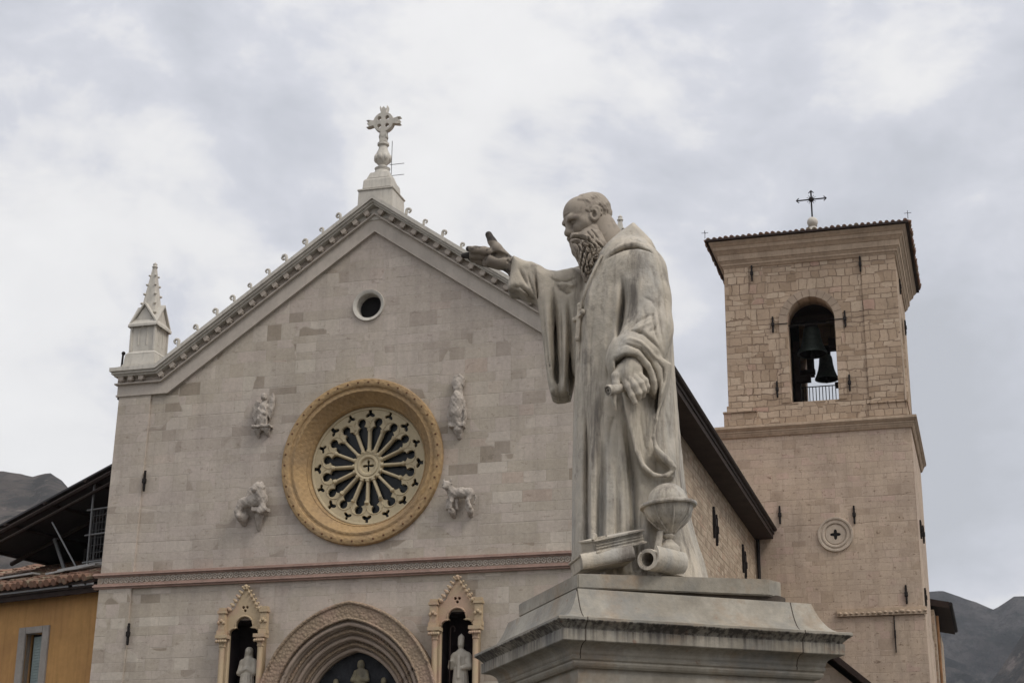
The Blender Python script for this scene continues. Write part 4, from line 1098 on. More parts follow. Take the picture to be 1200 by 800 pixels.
    for sgn in (-1, 1):
        k = .98
        while k < 6.2:
            if sgn > 0 or True:
                x = AX+sgn*k
                if first is None: o = first = link('crocket', cme, 'marble', church)
                else: o = first.copy(); COL.objects.link(o); o.parent = church; o.matrix_parent_inverse = TINV[church]
                o.location = (x, -.26, facade_z(x)+(.07 if sgn > 0 else .17)+random.uniform(-.02, .02)); o.rotation_euler = (random.uniform(-.1, .1), random.uniform(-.15, .15), random.uniform(-.25, .25)+(pi if sgn < 0 else 0)); s = random.uniform(.58, .88); o.scale = (s, s, s)
            k += random.uniform(.47, .59)
    # round window high in the gable
    oc = MB(); oc.lathe([(.35, .3), (.355, .12), (.36, -.01), (.40, -.04), (.455, -.055), (.465, -.02), (.465, .05), (.42, .06), (.40, .3)], (0.0, 0, 17.3), 40, 'y')
    oo = oc.build('round_window', 'marble', church, True)
    dk = MB(); dk.lathe([(0, .32), (.42, .32), (.42, .34), (0, .34)], (0, 0, 17.3), 32, 'y'); dk.build('pane', 'dark', oo)
church_front()

def rose_window():
    cx, cz = -.02, 12.85
    ring = MB()
    ring.lathe([(2.20, .3), (2.295, .02), (2.30, -.09), (2.275, -.135), (2.2, -.155), (2.13, -.15), (2.085, -.12), (2.075, -.085), (2.03, -.075), (1.99, -.095), (1.95, -.09), (1.93, -.05), (1.90, .0), (1.82, .12), (1.735, .25), (1.715, .27), (1.70, .26), (1.67, .30), (1.655, .42), (1.655, .66), (2.2, .66)], (cx, 0, cz), 96, 'y')
    nf = len(ring.bm.faces)
    for i in range(46):
        a = 2*pi*i/46; ring.ball((cx+2.19*cos(a), -.158, cz+2.19*sin(a)), .030, (1, .6, 1), 5)
    ring.bm.faces.ensure_lookup_table()
    for f in ring.bm.faces[nf:]: f.material_index = 1
    rme = ring.mesh('rose_window', True); rme.materials.append(M['ochre']); rme.materials.append(M['pinkdark'])
    ro = link('rose_window', rme, None, church)
    # tracery plate cut with keyhole lights and outer trefoils
    holes = []
    for k in range(16):
        a = 2*pi*(k+.5)/16+pi/2; da = 2*pi/32
        P = []
        def pol(r, t): return (cx+r*cos(a+t), cz+r*sin(a+t))
        w = lambda r: da-.038/r
        P += [pol(.42, -w(.42)), pol(.7, -w(.7)), pol(1.0, -w(1.0)), pol(1.075, -w(1.07)*.86), pol(1.115, -w(1.07)*.52)]
        P += [pol(1.125, -.055)]
        for i in range(9):
            t = -2.2+4.4*i/8; r0 = 1.235+.128*cos(t); P.append((cx+r0*cos(a)-.128*sin(t)*sin(a), cz+r0*sin(a)+.128*sin(t)*cos(a)))
        P += [pol(1.125, .055), pol(1.115, w(1.07)*.52), pol(1.075, w(1.07)*.86), pol(1.0, w(1.0)), pol(.7, w(.7)), pol(.42, w(.42))]
        holes.append(P)
        a2 = 2*pi*k/16+pi/2; T = []
        for i in range(24):
            t = 2*pi*i/24; rr = .094+.044*cos(3*t); big = .98 if k % 2 else 1.14
            rx, ry = rr*big*cos(t), rr*big*sin(t); R0 = 1.465
            T.append((cx+(R0+rx)*cos(a2)-ry*sin(a2), cz+(R0+rx)*sin(a2)+ry*cos(a2)))
        holes.append(T)
    Q = []
    for i in range(40):
        t = 2*pi*i/40; rr = .105+.065*cos(4*t); Q.append((cx+rr*cos(t), cz+rr*sin(t)))
    holes.append(Q)
    tr = plate('tracery', circ(cx, cz, 1.66, 96), holes, .46, .60, 'cream', ro)
    sp = MB()
    for k in range(16):
        a = 2*pi*k/16+pi/2; p = lambda r, y: (cx+r*cos(a), y, cz+r*sin(a))
        sp.tube([p(.38, .44), p(.43, .44), p(.45, .45), p(.96, .45), p(.98, .44), p(1.03, .43), p(1.05, .45)], [.06, .06, .038, .038, .052, .066, .045], 10)
    sp.build('spokes', 'cream', tr, True)
    hb = MB(); hb.lathe([(.20, .50), (.21, .43), (.24, .40), (.29, .40), (.31, .43), (.33, .41), (.375, .40), (.39, .43), (.39, .50)], (cx, 0, cz), 48, 'y'); hb.build('hub', 'cream', tr, True)
    ar = MB()
    for k in range(16):
        a = 2*pi*(k+.5)/16+pi/2
        pts = []
        for i in range(11):
            t = -pi*.62+pi*1.24*i/10; r0 = 1.16+.225*cos(t)*.92; off = .225*sin(t)
            pts.append((cx+r0*cos(a)-off*sin(a), .455, cz+r0*sin(a)+off*cos(a)))
        ar.tube(pts, .015, 6)
    ar.lathe([(1.57, .47), (1.58, .43), (1.62, .42), (1.65, .44), (1.655, .47)], (cx, 0, cz), 72, 'y')
    ar.build('arch_mouldings', 'cream', tr, True)
    gl = MB(); gl.lathe([(0, .62), (1.66, .62), (1.66, .64), (0, .64)], (cx, 0, cz), 48, 'y'); gl.build('glass', 'glass', ro)
M['pinkdark'] = plain('dark_stud_stone', (.16, .085, .045), .9, .2, 5, 0)
rose_window()

def reliefs():
    def sk(name, lo, hi, fn, lab, h=.011):
        s = Sculpt(lo, hi, h); fn(s); roughen(s, .012, 26, 1.0); return link(name, s.mesh(name), 'relief', church, False, lab)
    M['relief'] = plain('weathered_relief_marble', (.42, .37, .32), .85, .25, 5, .5, 22, .15)
    def block(s, x0, x1, z0, z1, y=-.1): s.puff([(x0, z0), (x1, z0), (x1, z1), (x0, z1)], .0, -y, .02, .02)
    def angel(s):
        x, z = -2.93, 14.35
        s.chain([(x+.02, -.10, z+.42), (x, -.14, z+.2), (x-.02, -.14, z-.15), (x, -.1, z-.35)], [.07, .12, .14, .12], .03)
        s.cap((x+.02, -.2, z+.45), (x+.02, -.2, z+.5), .085, .08, .02)
        s.puff([(x-.1, z+.3), (x-.22, z+.42), (x-.33, z+.25), (x-.33, z-.1), (x-.22, z-.3), (x-.12, z-.1)], -.08, .07, .03, .03)
        s.puff([(x+.12, z+.35), (x+.25, z+.62), (x+.30, z+.4), (x+.26, z+.05), (x+.18, z-.15), (x+.1, z)], -.08, .06, .03, .03)
        s.cap((x-.12, -.2, z+.12), (x+.1, -.25, z-.02), .05, .045, .03)
        for q in (-.1, .0, .1): s.cap((x+q, -.24, z+.15), (x+q*1.3, -.2, z-.34), .02, .025, .03)
        s.puff([(x-.30, z-.40), (x+.27, z-.40), (x+.25, z-.33), (x-.28, z-.33)], -.12, .14, .02, .01)
        s.cap((x-.16, -.1, z-.44), (x-.14, -.04, z-.62), .1, .04, .04); s.cap((x+.12, -.12, z-.44), (x+.13, -.04, z-.58), .1, .05, .04)
    sk('angel_relief', (-3.4, -.42, 13.6), (-2.5, .05, 15.1), angel, 'worn winged angel carving left of the rose window')
    def eagle(s):
        x, z = 2.68, 14.2
        s.chain([(x, -.1, z+.62), (x, -.14, z+.45)], [.14, .13], .03); s.puff([(x-.17, z+.5), (x+.15, z+.52), (x+.17, z+.75), (x+.05, z+.86), (x-.14, z+.8)], -.08, .1, .04, .04)
        s.chain([(x+.02, -.12, z+.32), (x, -.16, z+.1), (x-.02, -.16, z-.2), (x, -.12, z-.5)], [.12, .19, .19, .14], .04)
        s.cap((x+.0, -.24, z+.25), (x+.03, -.27, z+.2), .10, .08, .03)
        s.puff([(x-.22, z+.1), (x-.12, z+.2), (x-.1, z-.5), (x-.22, z-.58), (x-.28, z-.3)], -.1, .09, .03, .03)
        s.puff([(x+.2, z+.1), (x+.1, z+.2), (x+.1, z-.5), (x+.2, z-.56), (x+.25, z-.3)], -.1, .09, .03, .03)
        for q in range(8): s.cap((x-.2+.06*q, -.22-.02*(q % 2), z-.12-.05*(q % 3)), (x-.2+.058*q, -.2, z-.42), .022, .02, .02)
        s.puff([(x-.22, z-.62), (x+.2, z-.62), (x+.22, z-.52), (x-.24, z-.52)], -.1, .13, .02, .02)
        s.cap((x+.02, -.1, z-.68), (x+.03, -.03, z-.86), .13, .07, .04)
    sk('eagle_relief', (2.3, -.42, 13.2), (3.1, .05, 15.2), eagle, 'tall narrow eagle carving right of the rose window')
    def lion(s):
        x, z = -3.0, 11.85
        s.chain([(x-.32, -.22, z+.0), (x, -.26, z+.02), (x+.2, -.26, z+.05)], [.15, .17, .19], .05)
        s.chain([(x+.2, -.3, z+.12), (x+.16, -.36, z+.34)], [.17, .17], .05); s.cap((x+.12, -.45, z+.36), (x+.09, -.5, z+.30), .11, .08, .04)
        for a in range(7): s.cap((x+.16+.15*cos(a*.9), -.38, z+.34+.16*sin(a*.9)), (x+.16+.17*cos(a*.9+.2), -.36, z+.34+.18*sin(a*.9+.2)), .045, .035, .02)
        s.puff([(x-.3, z+.12), (x-.22, z+.42), (x+.0, z+.50), (x+.04, z+.3), (x-.05, z+.12)], -.15, .07, .04, .03)
        s.chain([(x-.36, -.24, z-.04), (x-.45, -.26, z-.24), (x-.40, -.3, z-.38)], [.12, .10, .08], .04)
        s.chain([(x+.24, -.28, z-.04), (x+.30, -.32, z-.22), (x+.22, -.36, z-.30)], [.12, .09, .07], .04)
        s.puff([(x-.02, z-.28), (x+.42, z-.28), (x+.42, z-.18), (x-.02, z-.16)], -.22, .16, .03, .02)
        s.cap((x-.36, -.12, z-.38), (x-.36, -.02, z-.5), .17, .10, .05); s.cap((x+.12, -.12, z-.36), (x+.08, -.02, z-.68), .13, .06, .05)
    sk('lion_relief', (-3.7, -.66, 11.0), (-2.35, .05, 12.7), lion, 'crouching winged lion carving low left of the rose window')
    class Scaled:
        def __init__(q, s, x, z, k): q.s, q.x, q.z, q.k = s, x, z, k
        def P(q, p): return (q.x+p[0]*q.k, p[1]*q.k, q.z+p[2]*q.k)
        def cap(q, a, b, ra, rb=None, k=.03): q.s.cap(q.P(a), q.P(b), ra*q.k, (ra if rb is None else rb)*q.k, k*q.k)
        def chain(q, pts, r, k=.03): q.s.chain([q.P(p) for p in pts], [v*q.k for v in r], k*q.k)
        def puff(q, poly, v0, t, rr, k): q.s.puff([(q.x+a*q.k, q.z+b*q.k) for a, b in poly], v0*q.k, t*q.k, rr*q.k, k*q.k)
    def bull(s):
        x, z = 0, 0
        s.chain([(x-.18, -.26, z+.06), (x+.1, -.28, z+.06), (x+.34, -.26, z+.05)], [.17, .165, .17], .05)
        s.chain([(x-.22, -.28, z+.12), (x-.33, -.34, z+.26), (x-.35, -.42, z+.34)], [.15, .12, .11], .05); s.cap((x-.36, -.46, z+.33), (x-.39, -.54, z+.22), .10, .065, .03)
        for q in (-1, 1): s.chain([(x-.34+.08*q, -.42, z+.40), (x-.34+.13*q, -.43, z+.48), (x-.34+.1*q, -.44, z+.54)], [.035, .03, .015], .02); s.cap((x-.35+.1*q, -.4, z+.36), (x-.35+.17*q, -.4, z+.33), .035, .02, .02)
        s.chain([(x-.24, -.3, z-.04), (x-.22, -.34, z-.22), (x-.26, -.34, z-.42)], [.10, .065, .055], .03); s.chain([(x-.12, -.2, z-.04), (x-.08, -.2, z-.4)], [.09, .05], .03)
        s.chain([(x+.38, -.28, z-.02), (x+.33, -.34, z-.2), (x+.40, -.33, z-.42)], [.12, .065, .055], .03); s.chain([(x+.28, -.2, z-.02), (x+.26, -.2, z-.4)], [.1, .05], .03)
        s.chain([(x+.50, -.24, z+.1), (x+.55, -.22, z-.1), (x+.5, -.22, z-.3)], [.025, .025, .035], .02)
        s.cap((x-.24, -.2, z-.5), (x-.22, -.02, z-.62), .12, .08, .04); s.cap((x+.36, -.2, z-.5), (x+.34, -.02, z-.62), .12, .08, .04)
        s.puff([(x-.42, z-.1), (x-.28, z-.08), (x-.28, z-.42), (x-.42, z-.45)], -.2, .1, .03, .04)
    sk('bull_relief', (2.0, -.68, 11.0), (3.35, .05, 12.6), lambda s: bull(Scaled(s, 2.79, 11.72, .82)), 'standing bull carving low right of the rose window')
reliefs()

def portal():
    cx = PORT
    # four-square jambs below the springing, then the moulded arches stepping back
    def ring_plate(name, w0, h0, w1, h1, y0, y1, m, par, zb=0.0, bev=0):
        o = arch_pts(cx, w0, 6.2, h0, 20); i = arch_pts(cx, w1, 6.2, h1, 20)
        poly = [(cx-w0, zb)]+o+[(cx+w0, zb), (cx+w1, zb)]+i[::-1]+[(cx-w1, zb)]
        return plate(name, poly, [], y0, y1, m, par, bev)
    p = ring_plate('portal', 2.45, 2.78, 2.05, 2.36, -.46, .3, 'arch', church, 0.0, .02)
    e = MB()
    for w, h, y, r in ((2.44, 2.79, -.46, .05), (2.07, 2.38, -.465, .035)):
        pts = [(x, y, z) for x, z in [(cx-w, 3)]+arch_pts(cx, w, 6.2, h, 24)+[(cx+w, 3)]]; e.tube(pts, r, 8)
    e.build('edge_moulding', 'arch', p, True)
    W = [(2.05, 2.36), (1.90, 2.19), (1.75, 2.03), (1.60, 1.88), (1.45, 1.74), (1.33, 1.62)]
    Y = [-.34, -.2, -.06, .08, .2]
    for k in range(5):
        o = ring_plate('arch_order', W[k][0]+.03, W[k][1]+.03, W[k+1][0], W[k+1][1], Y[k], .36+.01*k, 'jambstone', p, 0.0)
        t = MB(); w, h = W[k+1][0]+.055, W[k+1][1]+.055
        pts = [(x, Y[k]-.035, z) for x, z in [(cx-w, 2.5)]+arch_pts(cx, w, 6.2, h, 24)+[(cx+w, 2.5)]]
        t.tube(pts, .056 if k % 2 == 0 else .042, 10)
        if k in (1, 3, 4):
            for q in range(64):     # bead row
                x, z = arch_pts(cx, w+.06, 6.2, h+.06, 32)[min(q, 64)]; t.ball((x, Y[k]-.01, z), .028, n=4)
        t.build('roll_moulding', 'arch' if k in (1, 3) else 'jambstone', o, True)
    back = [(cx-1.4, 5.1)]+arch_pts(cx, 1.4, 6.2, 1.70, 20)+[(cx+1.4, 5.1)]
    ty = plate('tympanum', back, [], .42, .5, 'fresco', p)
    # three small carved figures in the lunette
    M_ = 'figure'
    s = Sculpt((cx-.9, .0, 5.6), (cx+.9, .44, 7.7), .016)
    def fig(x, z, sc, k):
        s.chain([(x, .34, z-.9*sc), (x, .33, z-.4*sc), (x, .33, z-.05*sc)], [.20*sc, .17*sc, .13*sc], .03)
        s.cap((x+.0, .30, z+.12*sc), (x, .30, z+.18*sc), .10*sc, .09*sc, .02)
        s.chain([(x-.13*sc, .32, z-.05*sc), (x-.2*sc, .26, z-.25*sc), (x-.02*sc, .2, z-.3*sc)], [.07*sc, .06*sc, .05*sc], .03)
        s.chain([(x+.13*sc, .32, z-.05*sc), (x+.2*sc, .26, z-.25*sc), (x+.04*sc, .2, z-.26*sc)], [.07*sc, .06*sc, .05*sc], .03)
        for q in (-.1, 0, .1): s.cap((x+q*sc, .2+abs(q)*.3, z-.35*sc), (x+q*1.4*sc, .2, z-.9*sc), .02, .025, .03)
    fig(cx+.10, 7.35, 1.0, 0); fig(cx-.58, 6.95, .75, 1); fig(cx+.74, 6.95, .75, 2)
    link('figure_group', s.mesh('figure_group'), 'figure', ty)
    dr = MB(); dr.box(cx-1.3, cx+1.3, .45, .52, 0, 5.1); d = dr.build('door', 'wood_dark', p)
    li = MB(); li.box(cx-1.35, cx+1.35, .30, .60, 5.1, 5.4); li.build('lintel', 'jambstone', p, bevel=.02)
M['jambstone'] = plain('worn_jamb_stone', (.36, .285, .225), .9, .2, 2.5, .4, 20, .12, tint=(.30, .23, .18))
M['fresco'] = plain('dark_painted_lunette', (.035, .036, .04), .9, .5, 3, .1, 10)
M['figure'] = plain('painted_lunette_figures', (.23, .20, .13), .85, .4, 5, .3, 20, tint=(.13, .12, .10))
portal()

def niche(cx, nm):
    p = thing_part = None
    z0 = 6.35; zt = 8.80; w = .43
    op = trefoil_arch(cx, w, z0+.02, zt)
    out = [(cx-.60, z0), (cx-.60, 8.30), (cx-.62, 8.34), (cx-.62, 8.98), (cx-.55, 9.04), (cx-.50, 8.98), (cx-.44, 8.92), (cx-.30, 9.02)]
    out += [(cx-.22, 9.22), (cx-.10, 9.42), (cx, 9.60)]
    out = out+[(2*cx-x, z) for x, z in out[:-1]][::-1]
    tre = []
    holes = [op]
    for dx, dz in ((-.055, .0), (.055, .0), (0, -.09)): holes.append(circ(cx+dx, 9.03+dz, .038, 12))
    p = plate('niche', out, holes, -.16, -.002, 'niche', church, .012)
    # dark recess
    r = MB(); r.box(cx-.515, cx+.515, .62, .66, 6.31, 8.71); r.box(cx-.515, cx-.475, .01, .62, 6.31, 8.71); r.box(cx+.475, cx+.515, .01, .62, 6.31, 8.71); r.box(cx-.475, cx+.475, .01, .62, 8.67, 8.71); r.build('recess', 'recess', p)
    ho = MB(); ho.box(cx-.12, cx+.12, -.03, -.004, 8.86, 9.12); ho.build('trefoil_backing', 'dark', p)
    for s in (-1, 1):
        c = MB(); x = cx+s*.545
        c.lathe([(.0, 6.38), (.12, 6.38), (.12, 6.46), (.085, 6.52), (.075, 6.56), (.072, 7.96), (.09, 7.98), (.09, 8.01), (.08, 8.03), (.10, 8.10), (.15, 8.20), (.0, 8.2)], (x, -.27, 0), 16)
        co = c.build('column', 'niche', p, True)
        q = MB(); q.box(x-.16, x+.16, -.42, -.12, 8.20, 8.29)
        for k in range(5): q.ball((x-.12+.06*k, -.38, 8.12), .045, n=5)
        q.build('capital', 'niche', co, True)
        t = MB(); x = cx+s*.60     # little turret over the capital
        t.box(x-.12, x+.12, -.33, -.14, 8.29, 8.42); t.box(x-.095, x+.095, -.30, -.14, 8.42, 8.86); t.box(x-.125, x+.125, -.33, -.14, 8.86, 8.94)
        t.box(x-.10, x+.10, -.30, -.14, 8.94, 9.02)
        for k in range(3): t.ball((x-.07+.07*k, -.31, 8.62+.05*(k % 2)), .05, n=5)
        t.build('turret', 'niche', p, bevel=.01)
    cr = MB()
    for s in (-1, 1):
        for k in range(6):
            f = k/5.5; x = cx+s*(.42-.42*f); z = 8.98+.60*f; cr.ball((x, -.20, z), .062-.004*k, (1, .8, 1), 5); cr.ball((x+s*.05, -.2, z+.04), .035, n=4)
    cr.ball((cx, -.18, 9.58), .06, n=6)
    # rolled arch edge
    rr = MB(); rr.tube([(x, -.165, z) for x, z in op[2:-2]], .026, 7); rr.build('arch_edge', 'niche', p, True)
    cr.build('leaf_crest', 'niche', p, True)
M['recess'] = plain('dark_red_niche_recess', (.022, .015, .016), .95, .3, 2, .1, 8)
for cx, _ in NICHE: niche(cx, '')

def niche_statues():
    for cx, lab, mitre in ((NICHE[0][0]+.02, 'small pale statue of a hooded nun standing in the left niche beside the portal', False), (NICHE[1][0]+.02, 'small pale statue of a bishop in a mitre standing in the right niche', True)):
        t = thing('niche_statue', (cx, .18, 6.37), lab, 'statue')
        s = Sculpt((cx-.36, -.12, 6.36), (cx+.36, .5, 8.25), .0125)
        Z = 6.55; y = .2
        s.puff([(cx-.24, 6.37), (cx+.24, 6.37), (cx+.24, 6.52), (cx-.24, 6.52)], y, .17, .02, .01)
        s.chain([(cx, y, Z+.02), (cx, y, Z+.5), (cx+.01, y, Z+.85), (cx, y, Z+1.12)], [.21, .185, .155, .14], .05)
        s.chain([(cx-.15, y, Z+1.08), (cx+.15, y, Z+1.08)], [.10, .10], .05)
        s.cap((cx, y-.02, Z+1.16), (cx, y-.03, Z+1.26), .06, .06, .03)
        s.ell((cx, y-.04, Z+1.35), (.082, .095, .115), .02)
        s.cap((cx, y-.125, Z+1.36), (cx, y-.135, Z+1.33), .014, .018, .01)
        for q in (-1, 1): s.ell((cx+q*.035, y-.13, Z+1.365), (.02, .02, .014), .006, 'sub')
        if mitre:
            s.chain([(cx, y-.03, Z+1.42), (cx, y-.02, Z+1.52), (cx, y-.02, Z+1.63)], [.088, .085, .012], .02)
            s.chain([(cx-.2, y, Z+1.05), (cx-.25, y-.05, Z+.80), (cx-.22, y-.18, Z+.92)], [.085, .08, .05], .03)
            s.chain([(cx+.2, y, Z+1.05), (cx+.24, y-.06, Z+.78), (cx+.10, y-.18, Z+.74)], [.085, .08, .055], .03)
            s.cap((cx, y-.16, Z+1.0), (cx, y-.2, Z+.5), .05, .05, .04)
        else:
            s.chain([(cx, y+.01, Z+1.38), (cx-.02, y+.05, Z+1.2), (cx, y+.04, Z+1.0)], [.11, .12, .15], .02)
            s.ell((cx, y-.12, Z+1.35), (.06, .06, .085), .015, 'sub'); s.ell((cx, y-.06, Z+1.35), (.06, .075, .08), .01)
            s.chain([(cx-.18, y, Z+1.05), (cx-.21, y-.07, Z+.80), (cx-.03, y-.17, Z+.88)], [.08, .075, .05], .03)
            s.chain([(cx+.18, y, Z+1.05), (cx+.21, y-.07, Z+.80), (cx+.03, y-.17, Z+.90)], [.08, .075, .05], .03)
        for q in range(9):
            a = -pi*.95+pi*.9*q/8; s.cap((cx+.17*cos(a), y+.17*sin(a), Z+.75), (cx+.215*cos(a+.06), y+.215*sin(a+.06), Z+.05), .02, .032, .03)
        bo = link('figure', s.mesh('figure'), 'white_cloth', t)
        if mitre:
            c = MB(); x = cx-.23; c.tube([(x, -.02, 6.53), (x, -.02, 8.28)], .014, 6)
            c.tube([(x+.06-.06*cos(a), -.02, 8.28+.07*sin(a)) for a in np.linspace(0, 4.2, 12)], .014, 6); c.build('crozier', 'wood_dark', t)
niche_statues()

def gable_top():
    # pinnacles at both ends
    def pinn(px, lab=None):
        y = .42
        b = MB()
        b.box(px-.60, px+.60, y-.62, y+.62, 15.99, 16.06); b.box(px-.52, px+.52, y-.54, y+.54, 16.06, 16.14)
        b.loft([[(px+i*.50, y+j*.50, 16.14) for i, j in ((-1, -1), (1, -1), (1, 1), (-1, 1))], [(px+i*.47, y+j*.47, 16.46) for i, j in ((-1, -1), (1, -1), (1, 1), (-1, 1))]])
        b.loft([[(px+i*.47, y+j*.47, 16.46) for i, j in ((-1, -1), (1, -1), (1, 1), (-1, 1))], [(px+i*.40, y+j*.40, 16.56) for i, j in ((-1, -1), (1, -1), (1, 1), (-1, 1))]])
        p = b.build('pinnacle', 'marble', church, bevel=.012, label=lab)
        w = .37
        sh = MB(); sh.box(px-w, px+w, y-w, y+w, 16.56, 17.5)
        for i, j in ((-1, -1), (1, -1), (1, 1), (-1, 1)): sh.box(px+i*w-.035, px+i*w+.035, y+j*w-.035, y+j*w+.035, 16.56, 17.45)
        so = sh.build('shaft', 'marble', p, bevel=.008)
        la = MB()       # blind lancets
        for ax in range(4):
            m = Matrix.Translation((px, y, 0)) @ Matrix.Rotation(ax*pi/2, 4, 'Z')
            pts = arch_pts(0, .13, 17.1, .25, 6); pts = [(-.13, 16.75)]+pts+[(.13, 16.75)]
            for (x0, z0), (x1, z1) in zip(pts, pts[1:]):
                la.tube([m @ Vector((x0, -w-.004, z0)), m @ Vector((x1, -w-.004, z1))], .022, 5)
        la.build('blind_arch', 'marble', so)
        ga = MB()
        for ax in range(4):
            m = Matrix.Translation((px, y, 0)) @ Matrix.Rotation(ax*pi/2, 4, 'Z')
            for s in (-1, 1):
                a = m @ Vector((s*.47, -.44, 17.30)); bb = m @ Vector((0, -.44, 17.98)); c = m @ Vector((0, -.0, 17.98)); d = m @ Vector((s*.47, -.0, 17.30))
                up_ = Vector((0, 0, .07))
                ga.loft([[a, bb, c, d], [a+up_, bb+up_, c+up_, d+up_]])
            tri = [m @ Vector(q) for q in ((-.37, -.375, 17.38), (.37, -.375, 17.38), (0, -.375, 17.93))]; tr2 = [m @ Vector(q) for q in ((-.37, -.0, 17.38), (.37, -.0, 17.38), (0, -.0, 17.93))]
            ga.loft([tri, tr2])
        ga.build('gablet', 'marble', p)
        sp = MB(); w0 = .29
        sp.loft([[(px+(w0*(1-t)+.05*t)*cos(pi/4+k*pi/2)*1.3, y+(w0*(1-t)+.05*t)*sin(pi/4+k*pi/2)*1.3, 17.5+1.76*t) for k in range(4)] for t in (0, 1)])
        for k in range(4):
            for q in range(5):
                t = .16+.17*q; r = (w0*(1-t)+.05*t)*1.3+.02; a = pi/4+k*pi/2
                sp.ball((px+r*cos(a), y+r*sin(a), 17.5+1.76*t), .058-.005*q, (1, 1, .8), 5)
        sp.lathe([(.06, 19.22), (.09, 19.27), (.06, 19.31), (.065, 19.36), (.0, 19.43)], (px, y, 0), 10)
        sp.build('spire', 'marble', p, True)
        return p
    pinn(-6.92, 'pale stone pinnacle with crocketed spire on the left shoulder of the gable'); pinn(7.05, 'matching pinnacle on the right shoulder, mostly hidden behind the statue\'s head')
    # old iron pins beside the left pinnacle
    for (x, y, z, h) in ((-7.50, .0, 16.0, .52), (-6.22, .75, 16.3, .5)):
        r = MB(); r.tube([(x, y, z), (x+.02, y, z+h)], .035, 6); r.ball((x+.03, y, z+h), .06, n=5); r.build('iron_pin', 'iron', church)
    # cross on the apex
    cx, cy = .10, .42
    b = MB()
    def sq(w, z): return [(cx+i*w, cy+j*w, z) for i, j in ((-1, -1), (1, -1), (1, 1), (-1, 1))]
    b.loft([sq(.53, 19.8), sq(.51, 20.74)]); b.loft([sq(.54, 20.74), sq(.54, 20.79), sq(.43, 20.84)]); b.loft([sq(.43, 20.84), sq(.41, 21.12), sq(.35, 21.18)]); b.loft([sq(.35, 21.18), sq(.27, 21.40)])
    g = b.build('gable_cross', 'marble', church, bevel=.015)
    l = MB(); l.lathe([(.0, 21.40), (.26, 21.40), (.24, 21.46), (.20, 21.52), (.23, 21.60), (.12, 21.66), (.11, 21.70), (.20, 21.80), (.23, 21.92), (.22, 22.02), (.14, 22.20), (.12, 22.30), (.17, 22.34), (.17, 22.40), (.10, 22.44), (.0, 22.44)], (cx, cy, 0), 20)
    for k in range(8): a = k*pi/4; l.ball((cx+.2*cos(a), cy+.2*sin(a), 21.92), .07, (1, 1, 1.6), 5)
    l.build('baluster', 'marble', g, True)
    c = MB(); zc = 23.06
    c.box(cx-.105, cx+.105, cy-.08, cy+.08, 22.44, zc-.22)
    hs = []
    c.build('stem', 'marble', g, bevel=.015)
    holes = []
    for k in range(4):
        a = pi/4+k*pi/2; holes.append(circ(cx+.17*cos(a), zc+.17*sin(a), .062, 12))
    out = []
    R = .315
    for k in range(4):
        a = k*pi/2
        for q in range(7):
            t = a-pi/4+(pi/2)*q/6
            if abs(t-a) < .28: continue
            out.append((t, R))
        for t, r in ((a-.27, R), (a-.19, .42), (a-.26, .475), (a-.20, .535), (a, .505), (a+.20, .535), (a+.26, .475), (a+.19, .42), (a+.27, R)): out.append((t, r))
    out.sort(key=lambda q: q[0])
    plate('wheel_cross', [(cx+r*cos(t), zc+r*sin(t)) for t, r in out], holes, cy-.09, cy+.09, 'marble', g, .012)
    rd = MB(); rd.tube([(cx+.16, cy+.3, 21.2), (cx+.16, cy+.3, 22.6)], .009, 5)
    for z in (21.5, 21.85): rd.tube([(cx+.1, cy+.3, z), (cx+.55, cy+.3, z)], .009, 5)
    rd.build('lightning_rod', 'iron', g)
gable_top()

def anchor_mesh(h=.5):
    a = MB(); a.box(-.032, .032, -.07, -.004, -h/2, h/2); a.box(-.055, .055, -.09, -.004, -.07, .07); a.box(-.03, .03, -.06, -.004, h/2, h/2+.06); a.box(-.03, .03, -.06, -.004, -h/2-.06, -h/2); return a.mesh('wall_anchor', bevel=.008)
ANC = anchor_mesh()
def anchors(parent, pts, rz=0, tilt=0, scale=1):
    for x, y, z in pts:
        o = bpy.data.objects.new('wall_anchor', ANC); COL.objects.link(o)
        if not ANC.materials: ANC.materials.append(M['iron'])
        o.parent = parent; o.matrix_parent_inverse = TINV[parent]; o.location = (x, y, z); o.rotation_euler = (0, tilt, rz); o.scale = (scale, scale, scale)
anchors(church, [(-6.42, -.07, 12.68), (-6.54, -.07, 8.45)], scale=.95)

